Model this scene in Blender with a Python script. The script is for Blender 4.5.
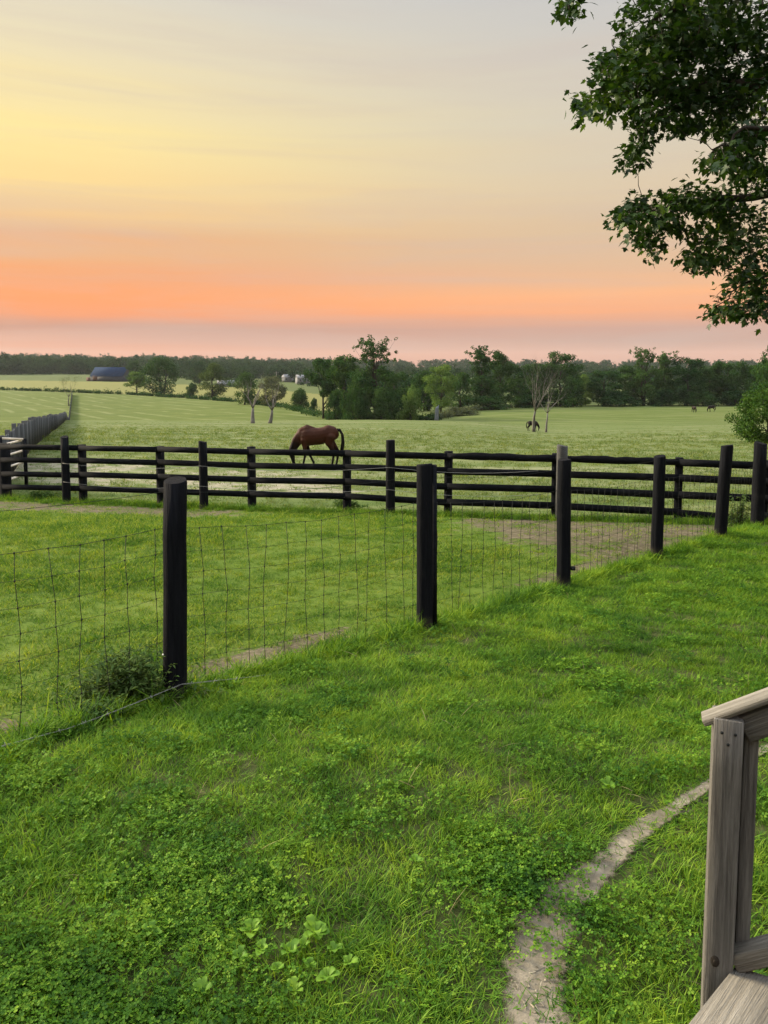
import bpy, math, random
import numpy as np
from mathutils import Vector, Matrix

for o in list(bpy.data.objects):
    bpy.data.objects.remove(o, do_unlink=True)
SC = bpy.context.scene
COL = SC.collection
R = math.radians

# ------------------------------------------------------------------ camera
CAM_H, F, PP = 1.9, 740.0, 430.0        # PP: image row of the lens axis (the frame is a crop below it)
PITCH = math.atan((PP - 365.5) / F)
cd = bpy.data.cameras.new('camera')
cam = bpy.data.objects.new('camera', cd)
COL.objects.link(cam)
cam.location = (0, 0, CAM_H)
cam.rotation_euler = (R(90) - PITCH, 0, 0)
cd.sensor_fit = 'VERTICAL'
cd.sensor_height = 36.0
cd.sensor_width = 27.0
cd.lens = F / 1024 * 36.0
cd.shift_y = -(512 - PP) / 1024
cd.clip_start = 0.05
cd.clip_end = 12000
SC.camera = cam

# ------------------------------------------------------------------ sky
SUN_AZ, SUN_EL = R(-64), R(22)          # azimuth from straight ahead (negative = left)
w = bpy.data.worlds.new('World')
SC.world = w
w.use_nodes = True


def lin(c):
    r = []
    for v in c:
        v = v / 255.0
        r.append(v / 12.92 if v <= 0.04045 else ((v + 0.055) / 1.055) ** 2.4)
    return tuple(r) + (1.0,)


class NT:
    """small helper round a node tree"""
    def __init__(s, tree):
        s.t = tree
        tree.nodes.clear()

    def n(s, typ, ins=None, **kw):
        nd = s.t.nodes.new(typ)
        for k, v in kw.items():
            setattr(nd, k, v)
        for k, v in (ins or {}).items():
            sock = nd.inputs[k]
            if isinstance(v, bpy.types.NodeSocket):
                s.t.links.new(v, sock)
            else:
                sock.default_value = v
        return nd

    def math(s, op, a, b=0.0, clamp=False):
        return s.n('ShaderNodeMath', {0: a, 1: b}, operation=op, use_clamp=clamp).outputs[0]

    def mix(s, f, a, b, blend='MIX'):
        nd = s.n('ShaderNodeMix', data_type='RGBA', blend_type=blend)
        for i, v in ((0, f), (6, a), (7, b)):
            if isinstance(v, bpy.types.NodeSocket):
                s.t.links.new(v, nd.inputs[i])
            else:
                nd.inputs[i].default_value = v
        return nd.outputs[2]

    def ramp(s, f, stops, interp='LINEAR'):
        nd = s.n('ShaderNodeValToRGB')
        s.t.links.new(f, nd.inputs[0])
        cr = nd.color_ramp
        cr.interpolation = interp
        while len(cr.elements) > 1:
            cr.elements.remove(cr.elements[-1])
        cr.elements[0].position = stops[0][0]
        cr.elements[0].color = stops[0][1]
        for p, c in stops[1:]:
            e = cr.elements.new(p)
            e.color = c
        return nd.outputs[0]

    def noise(s, vec, scale, detail=3.0, rough=0.55, dist=0.0):
        nd = s.n('ShaderNodeTexNoise', {'Scale': scale, 'Detail': detail, 'Roughness': rough, 'Distortion': dist})
        if vec is not None:
            s.t.links.new(vec, nd.inputs['Vector'])
        return nd.outputs['Fac']

    def smooth(s, v, a, b, lo=0.0, hi=1.0):
        return s.n('ShaderNodeMapRange', {0: v, 1: a, 2: b, 3: lo, 4: hi}, interpolation_type='SMOOTHSTEP').outputs[0]

    def scalev(s, vec, sc):
        nd = s.n('ShaderNodeVectorMath', {0: vec, 1: sc}, operation='MULTIPLY')
        return nd.outputs[0]


k = NT(w.node_tree)
tc = k.n('ShaderNodeTexCoord').outputs['Generated']
sep = k.n('ShaderNodeSeparateXYZ', {0: tc})
X, Y, Z = sep.outputs
streak = k.noise(k.scalev(tc, (1.1, 1.1, 24.0)), 1.6, 4.0, 0.55, 0.35)
wob = k.math('MULTIPLY', k.math('SUBTRACT', streak, 0.5), 0.052)
fall = k.smooth(Z, 0.02, 0.16, 0.35, 1.0)
zz = k.math('ADD', Z, k.math('MULTIPLY', wob, fall))
pos = k.math('MULTIPLY', zz, 1.0 / 0.6, clamp=True)


def el(py):
    return math.sin(math.atan((PP - py) / F) - PITCH) / 0.6


LEFT = [(0.0, (222, 158, 132)), (el(352), (232, 168, 138)), (el(341), (226, 162, 134)), (el(330), (200, 151, 132)),
        (el(318), (240, 154, 108)), (el(302), (251, 157, 97)), (el(280), (244, 160, 104)), (el(248), (233, 178, 126)),
        (el(205), (250, 212, 140)), (el(150), (253, 228, 152)), (el(70), (234, 219, 180)), (el(0), (220, 212, 192)),
        (0.8, (196, 196, 196)), (1.0, (204, 206, 206))]
RIGHT = [(0.0, (214, 168, 148)), (el(352), (222, 174, 152)), (el(341), (202, 166, 150)), (el(330), (206, 162, 144)),
         (el(313), (246, 172, 126)), (el(298), (250, 182, 132)), (el(272), (226, 184, 148)), (el(240), (219, 189, 154)),
         (el(190), (218, 198, 168)), (el(130), (212, 202, 182)), (el(70), (207, 200, 188)), (el(0), (198, 196, 193)),
         (0.8, (192, 194, 198)), (1.0, (204, 206, 206))]
ra = k.ramp(pos, [(p, lin(c)) for p, c in LEFT])
rb = k.ramp(pos, [(p, lin(c)) for p, c in RIGHT])
az = k.smooth(X, -0.50, 0.36)
glow = k.mix(az, ra, rb)
s2 = k.noise(k.scalev(tc, (0.9, 0.9, 13.0)), 2.0, 6.0, 0.62, 0.6)
glow = k.mix(k.smooth(s2, 0.42, 0.70, 0.0, 0.30), glow, (0.60, 0.49, 0.43, 1))
glow = k.mix(1.0, glow, (0.425, 0.425, 0.425, 1), 'MULTIPLY')
sky = k.n('ShaderNodeTexSky', sky_type='NISHITA', sun_disc=False, sun_elevation=SUN_EL, sun_rotation=SUN_AZ,
          air_density=1.2, dust_density=2.5)
# thin lit cloud veil over the clear sky, opaque near the horizon and thinner overhead
skyc = k.mix(1.0, sky.outputs[0], (0.10, 0.10, 0.10, 1), 'MULTIPLY')
veil = k.smooth(Z, 0.34, 0.95, 0.98, 0.75)
col = k.mix(veil, skyc, glow)
boost = k.smooth(Z, 0.43, 0.80, 1.0, 4.6)     # added fill: sky overhead, out of frame, raised beyond natural to light the ground
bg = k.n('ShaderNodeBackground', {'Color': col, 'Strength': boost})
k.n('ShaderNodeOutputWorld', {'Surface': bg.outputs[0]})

# ------------------------------------------------------------------ sun, exposure
ld = bpy.data.lights.new('sun', 'SUN')
ld.energy = 4.8
ld.angle = R(10)
ld.color = (1.0, 0.84, 0.60)
sun = bpy.data.objects.new('sun', ld)
COL.objects.link(sun)
sdir = Vector((math.sin(SUN_AZ) * math.cos(SUN_EL), math.cos(SUN_AZ) * math.cos(SUN_EL), math.sin(SUN_EL)))
sun.rotation_euler = (-sdir).to_track_quat('-Z', 'Y').to_euler()
sun.location = (-30, 20, 30)
SC.view_settings.view_transform = 'Standard'
SC.view_settings.look = 'None'
SC.view_settings.exposure = 1.3
SC.view_settings.gamma = 1.0
SC.view_settings.use_curve_mapping = False
SC.render.engine = 'CYCLES'
cy = SC.cycles
cy.max_bounces = 6
cy.diffuse_bounces = 3
cy.glossy_bounces = 2
cy.transmission_bounces = 4
cy.volume_bounces = 0
cy.transparent_max_bounces = 8
cy.use_denoising = True
cy.sample_clamp_indirect = 4.0

# ------------------------------------------------------------------ geometry helpers
sp, cp = math.sin(PITCH), math.cos(PITCH)


def ray_at(px, py, Yw):
    """the world point at forward distance Yw whose image is (px, py)"""
    u, v = (px - 384) / F, (py - PP) / F
    s = Yw / (cp - v * sp)
    return Vector((u * s, Yw, CAM_H - s * (sp + v * cp)))


def drop(py, Yw):
    v = (py - PP) / F
    return Yw * (sp + v * cp) / (cp - v * sp)


def px_of(x, y, z):
    d = y * cp + (CAM_H - z) * sp
    v = (CAM_H - z) * cp - y * sp
    return 384 + F * x / d, PP + F * v / d


NEAR = [(0.2, 1.86), (1.0, 1.87), (2.5, 1.88), (3.4, 1.90), (4.4, drop(699, 4.4)), (6.0, drop(627, 6.0)), (7.8, drop(586, 7.8)),
        (9.5, drop(558, 9.5)), (10.9, drop(537, 10.9)), (12.6, drop(527, 12.6)), (16.9, drop(509.5, 16.9)), (19.4, drop(498, 19.4))]
# beyond the rail fence: image column -> (distance, image row) or (distance, None, drop) where a dip hides the ground
FAR = {
    0: [(28, 460), (41, 442.5), (61, 431.5), (100, 423.5), (136, 419), (150, None, 11.8), (175, None, 13.8), (200, 414.5), (320, 391),
        (340, 389.5), (500, 380.5), (650, 374.5), (1000, None, 3.5), (1500, None, -8), (2600, None, -8)],
    130: [(28, 462), (41, 443.5), (61, 431.5), (100, 423.5), (136, 419.5), (150, None, 11.8), (175, None, 13.8), (200, 415.5), (320, 394.5),
          (340, 393), (500, 381.5), (650, 375.5), (1000, None, 4.5), (1500, None, -4), (2600, None, -4)],
    260: [(28, 465), (42, 445), (62, 432.5), (105, 423.5), (125, 420), (145, None, 11.3), (170, 417), (230, 404.5), (245, 403),
          (330, 395), (500, 383.5), (700, 378), (1000, None, 8), (1500, None, 2), (2600, None, 2)],
    384: [(28, 466), (42, 447), (62, 434.5), (100, 424), (125, 418.5), (138, None, 10.6), (170, None, 12.5), (330, None, 14),
          (600, None, 14), (1000, None, 11), (1500, None, 6), (2600, None, 6)],
    470: [(28, 467), (42, 448), (62, 437), (100, 426), (120, 420), (135, None, 10.8), (160, 416.5), (210, 408), (330, None, 13),
          (600, None, 14), (1000, None, 11), (1500, None, 7), (2600, None, 7)],
    540: [(28, 467), (42, 450), (65, 441.5), (100, 434), (125, 425), (160, 414), (210, 407), (330, None, 13), (600, None, 14),
          (1000, None, 11), (1500, None, 8), (2600, None, 8)],
    650: [(28, 466), (42, 449), (70, 437), (100, 430), (150, 416), (210, 405.8), (330, None, 13), (600, None, 14), (1000, None, 11),
          (1500, None, 8), (2600, None, 8)],
    768: [(28, 465), (42, 448), (70, 436), (100, 429), (150, 416), (210, 405.5), (330, None, 13), (600, None, 14), (1000, None, 11),
          (1500, None, 8), (2600, None, 8)],
}
LY = np.linspace(math.log(0.2), math.log(2600), 500)
cols = sorted(FAR)
tab = []
for c in cols:
    pts = list(NEAR)
    for p in FAR[c]:
        pts.append((p[0], drop(p[1], p[0]) if p[1] is not None else p[2]))
    tab.append(np.interp(LY, [math.log(p[0]) for p in pts], [p[1] for p in pts]))
tab = np.array(tab)
PXG = np.linspace(0, 768, 129)
T2 = np.array([[np.interp(q, cols, tab[:, j]) for j in range(len(LY))] for q in PXG])


def blur(a, sig, axis):
    r = int(sig * 3)
    ker = np.exp(-0.5 * (np.arange(-r, r + 1) / sig) ** 2)
    ker /= ker.sum()
    pad = [(0, 0), (0, 0)]
    pad[axis] = (r, r)
    b = np.pad(a, pad, mode='edge')
    return np.apply_along_axis(lambda m: np.convolve(m, ker, 'valid'), axis, b)


T2 = blur(blur(T2, 1.7, 1), 4.0, 0)


def lattice(x, y, seed):
    xi, yi = np.floor(x).astype(np.int64), np.floor(y).astype(np.int64)
    fx, fy = x - xi, y - yi
    fx, fy = fx * fx * (3 - 2 * fx), fy * fy * (3 - 2 * fy)

    def h(a, b):
        n = (a * 374761393 + b * 668265263 + seed * 982451653) & 0x7fffffff
        n = ((n ^ (n >> 13)) * 1274126177) & 0x7fffffff
        return ((n ^ (n >> 16)) & 0xffff) / 65535.0
    return (h(xi, yi) * (1 - fx) + h(xi + 1, yi) * fx) * (1 - fy) + (h(xi, yi + 1) * (1 - fx) + h(xi + 1, yi + 1) * fx) * fy


def vnoise(x, y, sc, seed=0, oct=3):
    x, y = np.asarray(x, float), np.asarray(y, float)
    s, a, t = 0.0, 1.0, 0.0
    for i in range(oct):
        s = s + a * lattice(x / sc, y / sc, seed + i)
        t += a
        a *= 0.5
        sc *= 0.5
    return s / t


def gzs(x, y):
    x, y = np.asarray(x, float), np.asarray(y, float)
    yy = np.clip(y, 0.21, 2590)
    q = np.clip(384 + F * x / (yy * cp + 2.2 * sp), 0, 767.9)
    a = q / 768 * (len(PXG) - 1)
    b = (np.log(yy) - LY[0]) / (LY[1] - LY[0])
    a0, b0 = np.clip(a.astype(int), 0, len(PXG) - 2), np.clip(b.astype(int), 0, len(LY) - 2)
    fa, fb = a - a0, b - b0
    H = (T2[a0, b0] * (1 - fb) + T2[a0, b0 + 1] * fb) * (1 - fa) + (T2[a0 + 1, b0] * (1 - fb) + T2[a0 + 1, b0 + 1] * fb) * fa
    rr = np.hypot(x, y)
    und = (vnoise(x, y, 1.1, 5, 2) - 0.5) * 0.05 * np.clip(rr / 4, 0, 1) + (vnoise(x, y, 9.0, 9, 2) - 0.5) * 0.15 * np.clip((rr - 20) / 30, 0, 1)
    return CAM_H - H + und


def gz(x, y):
    return float(gzs(np.array([x]), np.array([y]))[0])


def ground_at(px, Yw):
    """ground point in image column px at forward distance Yw"""
    z = 0.0
    for _ in range(6):
        d = Yw * cp + (CAM_H - z) * sp
        x = (px - 384) / F * d
        z = gz(x, Yw)
    return Vector((x, Yw, z))


def mesh_np(name, V, faces):
    me = bpy.data.meshes.new(name)
    V = np.asarray(V, np.float32)
    me.vertices.add(len(V))
    me.vertices.foreach_set('co', V.ravel())
    if isinstance(faces, np.ndarray):
        n, kk = faces.shape
        me.loops.add(n * kk)
        me.loops.foreach_set('vertex_index', faces.astype(np.int32).ravel())
        me.polygons.add(n)
        me.polygons.foreach_set('loop_start', np.arange(0, n * kk, kk, dtype=np.int32))
    else:
        tot = sum(len(f) for f in faces)
        me.loops.add(tot)
        me.loops.foreach_set('vertex_index', np.array([i for f in faces for i in f], np.int32))
        me.polygons.add(len(faces))
        st, a = [], 0
        for f in faces:
            st.append(a)
            a += len(f)
        me.polygons.foreach_set('loop_start', np.array(st, np.int32))
    me.update(calc_edges=True)
    me.validate()
    return me


def link(name, me, m=None, parent=None, smooth=False):
    o = bpy.data.objects.new(name, me)
    COL.objects.link(o)
    if m is not None:
        me.materials.clear()
        me.materials.append(m)
    if parent is not None:
        o.parent = parent
    if smooth:
        me.polygons.foreach_set('use_smooth', [True] * len(me.polygons))
    return o


class MB:
    """collects shapes into one mesh"""
    def __init__(s):
        s.v, s.f = [], []

    def box(s, c, half, rot=None, jit=0.0, rnd=None):
        b = len(s.v)
        c = Vector(c)
        for i in range(8):
            p = Vector(((1 if i & 1 else -1) * half[0], (1 if i & 2 else -1) * half[1], (1 if i & 4 else -1) * half[2]))
            if jit:
                p += Vector((rnd.uniform(-jit, jit), rnd.uniform(-jit, jit), rnd.uniform(-jit, jit)))
            if rot is not None:
                p = rot @ p
            s.v.append(c + p)
        for q in ((0, 2, 3, 1), (4, 5, 7, 6), (0, 1, 5, 4), (2, 6, 7, 3), (0, 4, 6, 2), (1, 3, 7, 5)):
            s.f.append(tuple(b + i for i in q))

    def bar(s, a, b, wd, ht, up=Vector((0, 0, 1)), seg=1, wav=0.0, rnd=None):
        """rectangular board from a to b; wd across, ht along up"""
        a, b = Vector(a), Vector(b)
        d = (b - a).normalized()
        side = d.cross(up).normalized()
        u = side.cross(d).normalized()
        base = len(s.v)
        for i in range(seg + 1):
            t = i / seg
            c = a.lerp(b, t)
            e1 = rnd.uniform(-wav, wav) if rnd and wav else 0
            e2 = rnd.uniform(-wav, wav) * 0.5 if rnd and wav else 0
            for (sx, su) in ((-1, -1), (1, -1), (1, 1), (-1, 1)):
                s.v.append(c + side * (sx * wd / 2) + u * (su * ht / 2 + (e1 if su > 0 else e2)))
        for i in range(seg):
            p = base + i * 4
            for j in range(4):
                s.f.append((p + j, p + (j + 1) % 4, p + 4 + (j + 1) % 4, p + 4 + j))
        s.f.append((base + 3, base + 2, base + 1, base))
        e = base + seg * 4
        s.f.append((e, e + 1, e + 2, e + 3))

    def tube(s, pts, rad, n=6, cap=True):
        pts = [Vector(p) for p in pts]
        if not isinstance(rad, (list, tuple)):
            rad = [rad] * len(pts)
        base = len(s.v)
        prev = None
        for i, p in enumerate(pts):
            t = (pts[min(i + 1, len(pts) - 1)] - pts[max(i - 1, 0)])
            if t.length < 1e-9:
                t = Vector((0, 0, 1))
            t.normalize()
            if prev is None:
                ref = Vector((1, 0, 0)) if abs(t.x) < 0.9 else Vector((0, 1, 0))
                a = t.cross(ref).normalized()
            else:
                a = (prev - t * prev.dot(t))
                a = a.normalized() if a.length > 1e-6 else t.orthogonal().normalized()
            prev = a
            b = t.cross(a)
            for j in range(n):
                an = 2 * math.pi * j / n
                s.v.append(p + (a * math.cos(an) + b * math.sin(an)) * rad[i])
        for i in range(len(pts) - 1):
            for j in range(n):
                s.f.append((base + i * n + j, base + i * n + (j + 1) % n, base + (i + 1) * n + (j + 1) % n, base + (i + 1) * n + j))
        if cap:
            s.f.append(tuple(base + j for j in reversed(range(n))))
            e = base + (len(pts) - 1) * n
            s.f.append(tuple(e + j for j in range(n)))

    def ball(s, c, r, nu=10, nv=7, sc=(1, 1, 1)):
        base = len(s.v)
        c = Vector(c)
        for i in range(nv + 1):
            th = math.pi * i / nv
            for j in range(nu):
                ph = 2 * math.pi * j / nu
                s.v.append(c + Vector((r * sc[0] * math.sin(th) * math.cos(ph), r * sc[1] * math.sin(th) * math.sin(ph), r * sc[2] * math.cos(th))))
        for i in range(nv):
            for j in range(nu):
                s.f.append((base + i * nu + j, base + (i + 1) * nu + j, base + (i + 1) * nu + (j + 1) % nu, base + i * nu + (j + 1) % nu))

    def poly(s, pts):
        b = len(s.v)
        s.v += [Vector(p) for p in pts]
        s.f.append(tuple(range(b, b + len(pts))))

    def build(s, name, m=None, parent=None, smooth=False, origin=None):
        V = np.array([tuple(p) for p in s.v], np.float32)
        if origin is not None:
            V = V - np.array(tuple(origin), np.float32)
        return link(name, mesh_np(name, V, s.f), m, parent, smooth)


def tag(o, label=None, cat=None, group=None, kind=None):
    if label:
        o['label'] = label
    if cat:
        o['category'] = cat
    if group:
        o['group'] = group
    if kind:
        o['kind'] = kind
    return o


def flat_caps(o):
    for p in o.data.polygons:
        if len(p.vertices) > 4:
            p.use_smooth = False
    return o


def empty(name, loc, rz=0.0):
    o = bpy.data.objects.new(name, None)
    COL.objects.link(o)
    o.location = loc
    o.rotation_euler = (0, 0, rz)
    o.empty_display_size = 0.2
    return o


def copy_tree(o, parent=None):
    c = o.copy()
    COL.objects.link(c)
    if parent is not None:
        c.parent = parent
    for ch in list(o.children):
        copy_tree(ch, c)
    return c


# ------------------------------------------------------------------ materials
def mat(name):
    m = bpy.data.materials.new(name)
    m.use_nodes = True
    return m, NT(m.node_tree)


def finish(k, col, rough=0.8, bump=None, bstr=0.3, bdist=0.02, spec=0.3):
    p = k.n('ShaderNodeBsdfPrincipled', {'Roughness': rough, 'Specular IOR Level': spec})
    if isinstance(col, bpy.types.NodeSocket):
        k.t.links.new(col, p.inputs['Base Color'])
    else:
        p.inputs['Base Color'].default_value = col
    if bump is not None:
        b = k.n('ShaderNodeBump', {'Strength': bstr, 'Distance': bdist, 'Height': bump})
        k.t.links.new(b.outputs[0], p.inputs['Normal'])
    k.n('ShaderNodeOutputMaterial', {'Surface': p.outputs[0]})
    return p


def leafy(name, c1, c2, c3, scale, trans=0.35, rough=0.6, gloss=0.006, rndw=0.35, tint=(1.35, 1.25, 0.55)):
    """foliage: three tones by world-space noise and by instance, plus light shining through"""
    m, k = mat(name)
    g = k.n('ShaderNodeNewGeometry')
    oi = k.n('ShaderNodeObjectInfo')
    f = k.noise(g.outputs['Position'], scale, 3.0, 0.6)
    rp = k.math('MULTIPLY', k.math('SUBTRACT', g.outputs['Random Per Island'], 0.5), rndw)
    ro = k.math('MULTIPLY', k.math('SUBTRACT', oi.outputs['Random'], 0.5), rndw * 0.6)
    f = k.math('ADD', k.math('ADD', f, rp), ro, clamp=True)
    col = k.ramp(f, [(0.25, c1 + (1,)), (0.52, c2 + (1,)), (0.8, c3 + (1,))])
    d = k.n('ShaderNodeBsdfDiffuse', {'Color': col})
    tcol = k.mix(1.0, col, tint + (1,), 'MULTIPLY')
    t = k.n('ShaderNodeBsdfTranslucent', {'Color': tcol})
    mx = k.n('ShaderNodeMixShader', {0: trans, 1: d.outputs[0], 2: t.outputs[0]})
    gl = k.n('ShaderNodeBsdfGlossy', {'Color': (0.9, 0.95, 0.9, 1), 'Roughness': rough})
    mx2 = k.n('ShaderNodeMixShader', {0: gloss, 1: mx.outputs[0], 2: gl.outputs[0]})
    k.n('ShaderNodeOutputMaterial', {'Surface': mx2.outputs[0]})
    return m


M = {}
M['blade'] = leafy('grass blades', (0.019, 0.068, 0.005), (0.079, 0.174, 0.010), (0.200, 0.292, 0.022), 1.8, 0.30, 0.6, 0.008)
M['blade_dry'] = leafy('dry grass blades', (0.12, 0.11, 0.05), (0.19, 0.165, 0.08), (0.24, 0.21, 0.12), 1.5, 0.3, gloss=0.0)
M['pasture'] = leafy('pasture grass blades', (0.030, 0.086, 0.008), (0.094, 0.168, 0.015), (0.190, 0.235, 0.034), 1.6, 0.40, rndw=0.6)
M['meadow'] = leafy('meadow grass blades', (0.052, 0.092, 0.019), (0.098, 0.136, 0.034), (0.162, 0.184, 0.066), 0.5, 0.40, rndw=0.6)
M['clover'] = leafy('clover leaves', (0.015, 0.056, 0.005), (0.056, 0.138, 0.008), (0.148, 0.240, 0.018), 2.6, 0.28, 0.6, 0.008)
M['plantain'] = leafy('broad weed leaves', (0.070, 0.160, 0.010), (0.110, 0.220, 0.014), (0.16, 0.27, 0.024), 9.0, 0.35, 0.6, 0.015)
M['weed'] = leafy('weed leaves', (0.024, 0.055, 0.014), (0.048, 0.090, 0.022), (0.090, 0.130, 0.036), 6.0, 0.3)
M['maple'] = leafy('maple leaves', (0.006, 0.019, 0.0035), (0.014, 0.038, 0.006), (0.062, 0.112, 0.012), 1.1, 0.30, 0.5, 0.02, 0.35)
M['crown_dark'] = leafy('dark crown leaves', (0.0114, 0.0343, 0.0114), (0.0209, 0.0533, 0.0171), (0.0438, 0.0876, 0.0248), 0.30, 0.25, gloss=0.0)
M['crown_mid'] = leafy('green crown leaves', (0.0162, 0.0432, 0.0126), (0.0288, 0.0666, 0.0189), (0.0558, 0.1008, 0.0288), 0.30, 0.25, gloss=0.0)
M['crown_light'] = leafy('light crown leaves', (0.045, 0.092, 0.024), (0.075, 0.135, 0.034), (0.110, 0.170, 0.045), 0.35, 0.3, gloss=0.0)
M['crown_olive'] = leafy('olive crown leaves', (0.028, 0.052, 0.016), (0.046, 0.074, 0.024), (0.072, 0.100, 0.036), 0.35, 0.25, gloss=0.0)
M['crown_near'] = leafy('near bushy crown leaves', (0.0119, 0.0374, 0.0051), (0.0255, 0.0663, 0.0085), (0.0578, 0.1105, 0.0153), 0.8, 0.3, gloss=0.006)
M['crown_sparse'] = leafy('sparse grey green leaves', (0.0450, 0.0600, 0.0375), (0.0638, 0.0788, 0.0465), (0.0863, 0.0975, 0.0600), 0.5, 0.3, gloss=0.0)
M['woods'] = leafy('distant wood leaves', (0.0090, 0.0270, 0.0120), (0.0158, 0.0390, 0.0165), (0.0285, 0.0585, 0.0225), 0.05, 0.2, gloss=0.0, rndw=0.5)


def bark(name, c1, c2, sc=6.0):
    m, k = mat(name)
    co = k.n('ShaderNodeTexCoord').outputs['Object']
    f = k.noise(k.scalev(co, (sc, sc, sc * 0.25)), 3.0, 5.0, 0.65)
    col = k.ramp(f, [(0.3, c1 + (1,)), (0.7, c2 + (1,))])
    finish(k, col, 0.9, f, 0.6, 0.03, 0.1)
    return m


M['bark'] = bark('dark bark', (0.014, 0.012, 0.010), (0.036, 0.030, 0.024))
M['bark_pale'] = bark('pale dead bark', (0.0744, 0.0713, 0.0651), (0.1612, 0.1550, 0.1426), 2.0)
M['bark_grey'] = bark('grey bark', (0.070, 0.066, 0.058), (0.16, 0.15, 0.13), 2.0)
M['bark_blue'] = bark('blue grey weathered trunk', (0.0720, 0.0840, 0.0960), (0.1440, 0.1600, 0.1800), 2.0)


def black_wood(mud):
    m, k = mat('black stained post' if mud else 'black stained board')
    tcn = k.n('ShaderNodeTexCoord')
    co = tcn.outputs['Object']
    gs = (26, 26, 1.8) if mud else (1.8, 26, 26)
    g = k.n('ShaderNodeNewGeometry').outputs['Position']
    z = k.n('ShaderNodeSeparateXYZ', {0: co}).outputs[2]
    f = k.noise(k.scalev(co, gs), 2.0, 6.0, 0.7, 0.3)
    f2 = k.noise(g, 2.6, 5.0, 0.65)
    crack = k.noise(k.scalev(co, tuple(v * 2.2 if v > 5 else v * 0.7 for v in gs)), 1.0, 4.0, 0.6, 0.4)
    a = k.ramp(f, [(0.3, (0.0030, 0.0036, 0.0055, 1)), (0.72, (0.0090, 0.0100, 0.0130, 1))])
    b = k.mix(k.smooth(f2, 0.56, 0.78, 0.0, 0.45), a, (0.034, 0.034, 0.034, 1))
    b = k.mix(k.smooth(crack, 0.62, 0.70, 0.0, 0.8), b, (0.0015, 0.0015, 0.002, 1))
    if mud:
        foot = k.smooth(k.math('ADD', z, k.math('MULTIPLY', k.math('SUBTRACT', f2, 0.5), 0.25)), 0.02, 0.16, 0.55, 0.0)
        b = k.mix(foot, b, (0.06, 0.052, 0.036, 1))
    h = k.math('ADD', f, k.math('MULTIPLY', crack, 0.8))
    finish(k, b, 0.9, h, 0.9 if mud else 0.4, 0.012 if mud else 0.004, 0.06)
    return m


def grey_wood(name, c1, c2, c3):
    """weathered bare timber: grain runs along the local X axis"""
    m, k = mat(name)
    co = k.n('ShaderNodeTexCoord').outputs['Object']
    st = k.scalev(co, (1.6, 46.0, 46.0))
    f = k.noise(st, 1.6, 6.0, 0.68, 0.6)
    fine = k.noise(k.scalev(co, (6.0, 260.0, 260.0)), 1.0, 3.0, 0.6)
    blot = k.noise(co, 7.0, 4.0, 0.6)
    col = k.ramp(f, [(0.28, c1 + (1,)), (0.5, c2 + (1,)), (0.74, c3 + (1,))])
    col = k.mix(k.math('MULTIPLY', fine, 0.45), col, c1 + (1,))
    col = k.mix(k.smooth(blot, 0.55, 0.8, 0.0, 0.35), col, (0.12, 0.115, 0.10, 1))
    h = k.math('ADD', f, k.math('MULTIPLY', fine, 0.4))
    finish(k, col, 0.88, h, 1.0, 0.010, 0.12)
    return m


M['black'] = black_wood(True)
M['black_board'] = black_wood(False)
M['greywood'] = grey_wood('weathered grey timber', (0.036, 0.034, 0.031), (0.120, 0.115, 0.107), (0.215, 0.208, 0.195))
def plank_mat():
    m, k = mat('grey weathered fence planks')
    g = k.n('ShaderNodeNewGeometry')
    f = k.noise(k.scalev(g.outputs['Position'], (4, 4, 0.7)), 2.0, 4.0, 0.6)
    r = k.math('ADD', k.math('MULTIPLY', g.outputs['Random Per Island'], 0.7), k.math('MULTIPLY', f, 0.3))
    finish(k, k.ramp(r, [(0.1, (0.018, 0.021, 0.024, 1)), (0.6, (0.050, 0.056, 0.060, 1)), (0.95, (0.12, 0.13, 0.135, 1))]), 0.85, f, 0.3, 0.01, 0.1)
    return m


M['planks'] = plank_mat()
M['treadwood'] = grey_wood('weathered tread timber', (0.075, 0.070, 0.060), (0.170, 0.160, 0.140), (0.255, 0.242, 0.215))
M['greyfence'] = grey_wood('grey black fence board', (0.030, 0.031, 0.032), (0.060, 0.062, 0.062), (0.11, 0.112, 0.108))


def flat(name, c, rough=0.7, spec=0.3, metal=0.0, nz=0.15, sc=8.0):
    m, k = mat(name)
    co = k.n('ShaderNodeTexCoord').outputs['Object']
    f = k.noise(co, sc, 4.0, 0.6)
    a = tuple(v * (1 - nz) for v in c) + (1,)
    b = tuple(v * (1 + nz) for v in c) + (1,)
    p = finish(k, k.ramp(f, [(0.3, a), (0.7, b)]), rough, f, 0.2, 0.01, spec)
    p.inputs['Metallic'].default_value = metal
    return m


M['wire'] = flat('dull fence wire', (0.016, 0.018, 0.018), 0.75, 0.1)
M['wire_pale'] = flat('galvanised wire', (0.20, 0.205, 0.20), 0.55, 0.3)
M['nail'] = flat('pale insulator', (0.6, 0.58, 0.52), 0.5)
M['pale_paint'] = flat('worn pale gate paint', (0.62, 0.56, 0.48), 0.7)
M['barn_wall'] = flat('black barn boards', (0.022, 0.024, 0.032), 0.8, nz=0.4, sc=1.2)
M['barn_roof'] = flat('blue metal roof', (0.0120, 0.0270, 0.0638), 0.9, 0.02, nz=0.12, sc=0.6)
M['barn_door'] = flat('rust brown barn door', (0.09, 0.045, 0.032), 0.8)
M['white_wall'] = flat('white house siding', (0.11, 0.115, 0.125), 0.8)
M['grey_roof'] = flat('grey house roof', (0.16, 0.17, 0.19), 0.7)
M['glass'] = flat('dark window', (0.03, 0.035, 0.04), 0.2, 0.5)
M['litter'] = flat('straw and grit', (0.17, 0.15, 0.11), 0.9, nz=0.5, sc=30)
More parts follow.
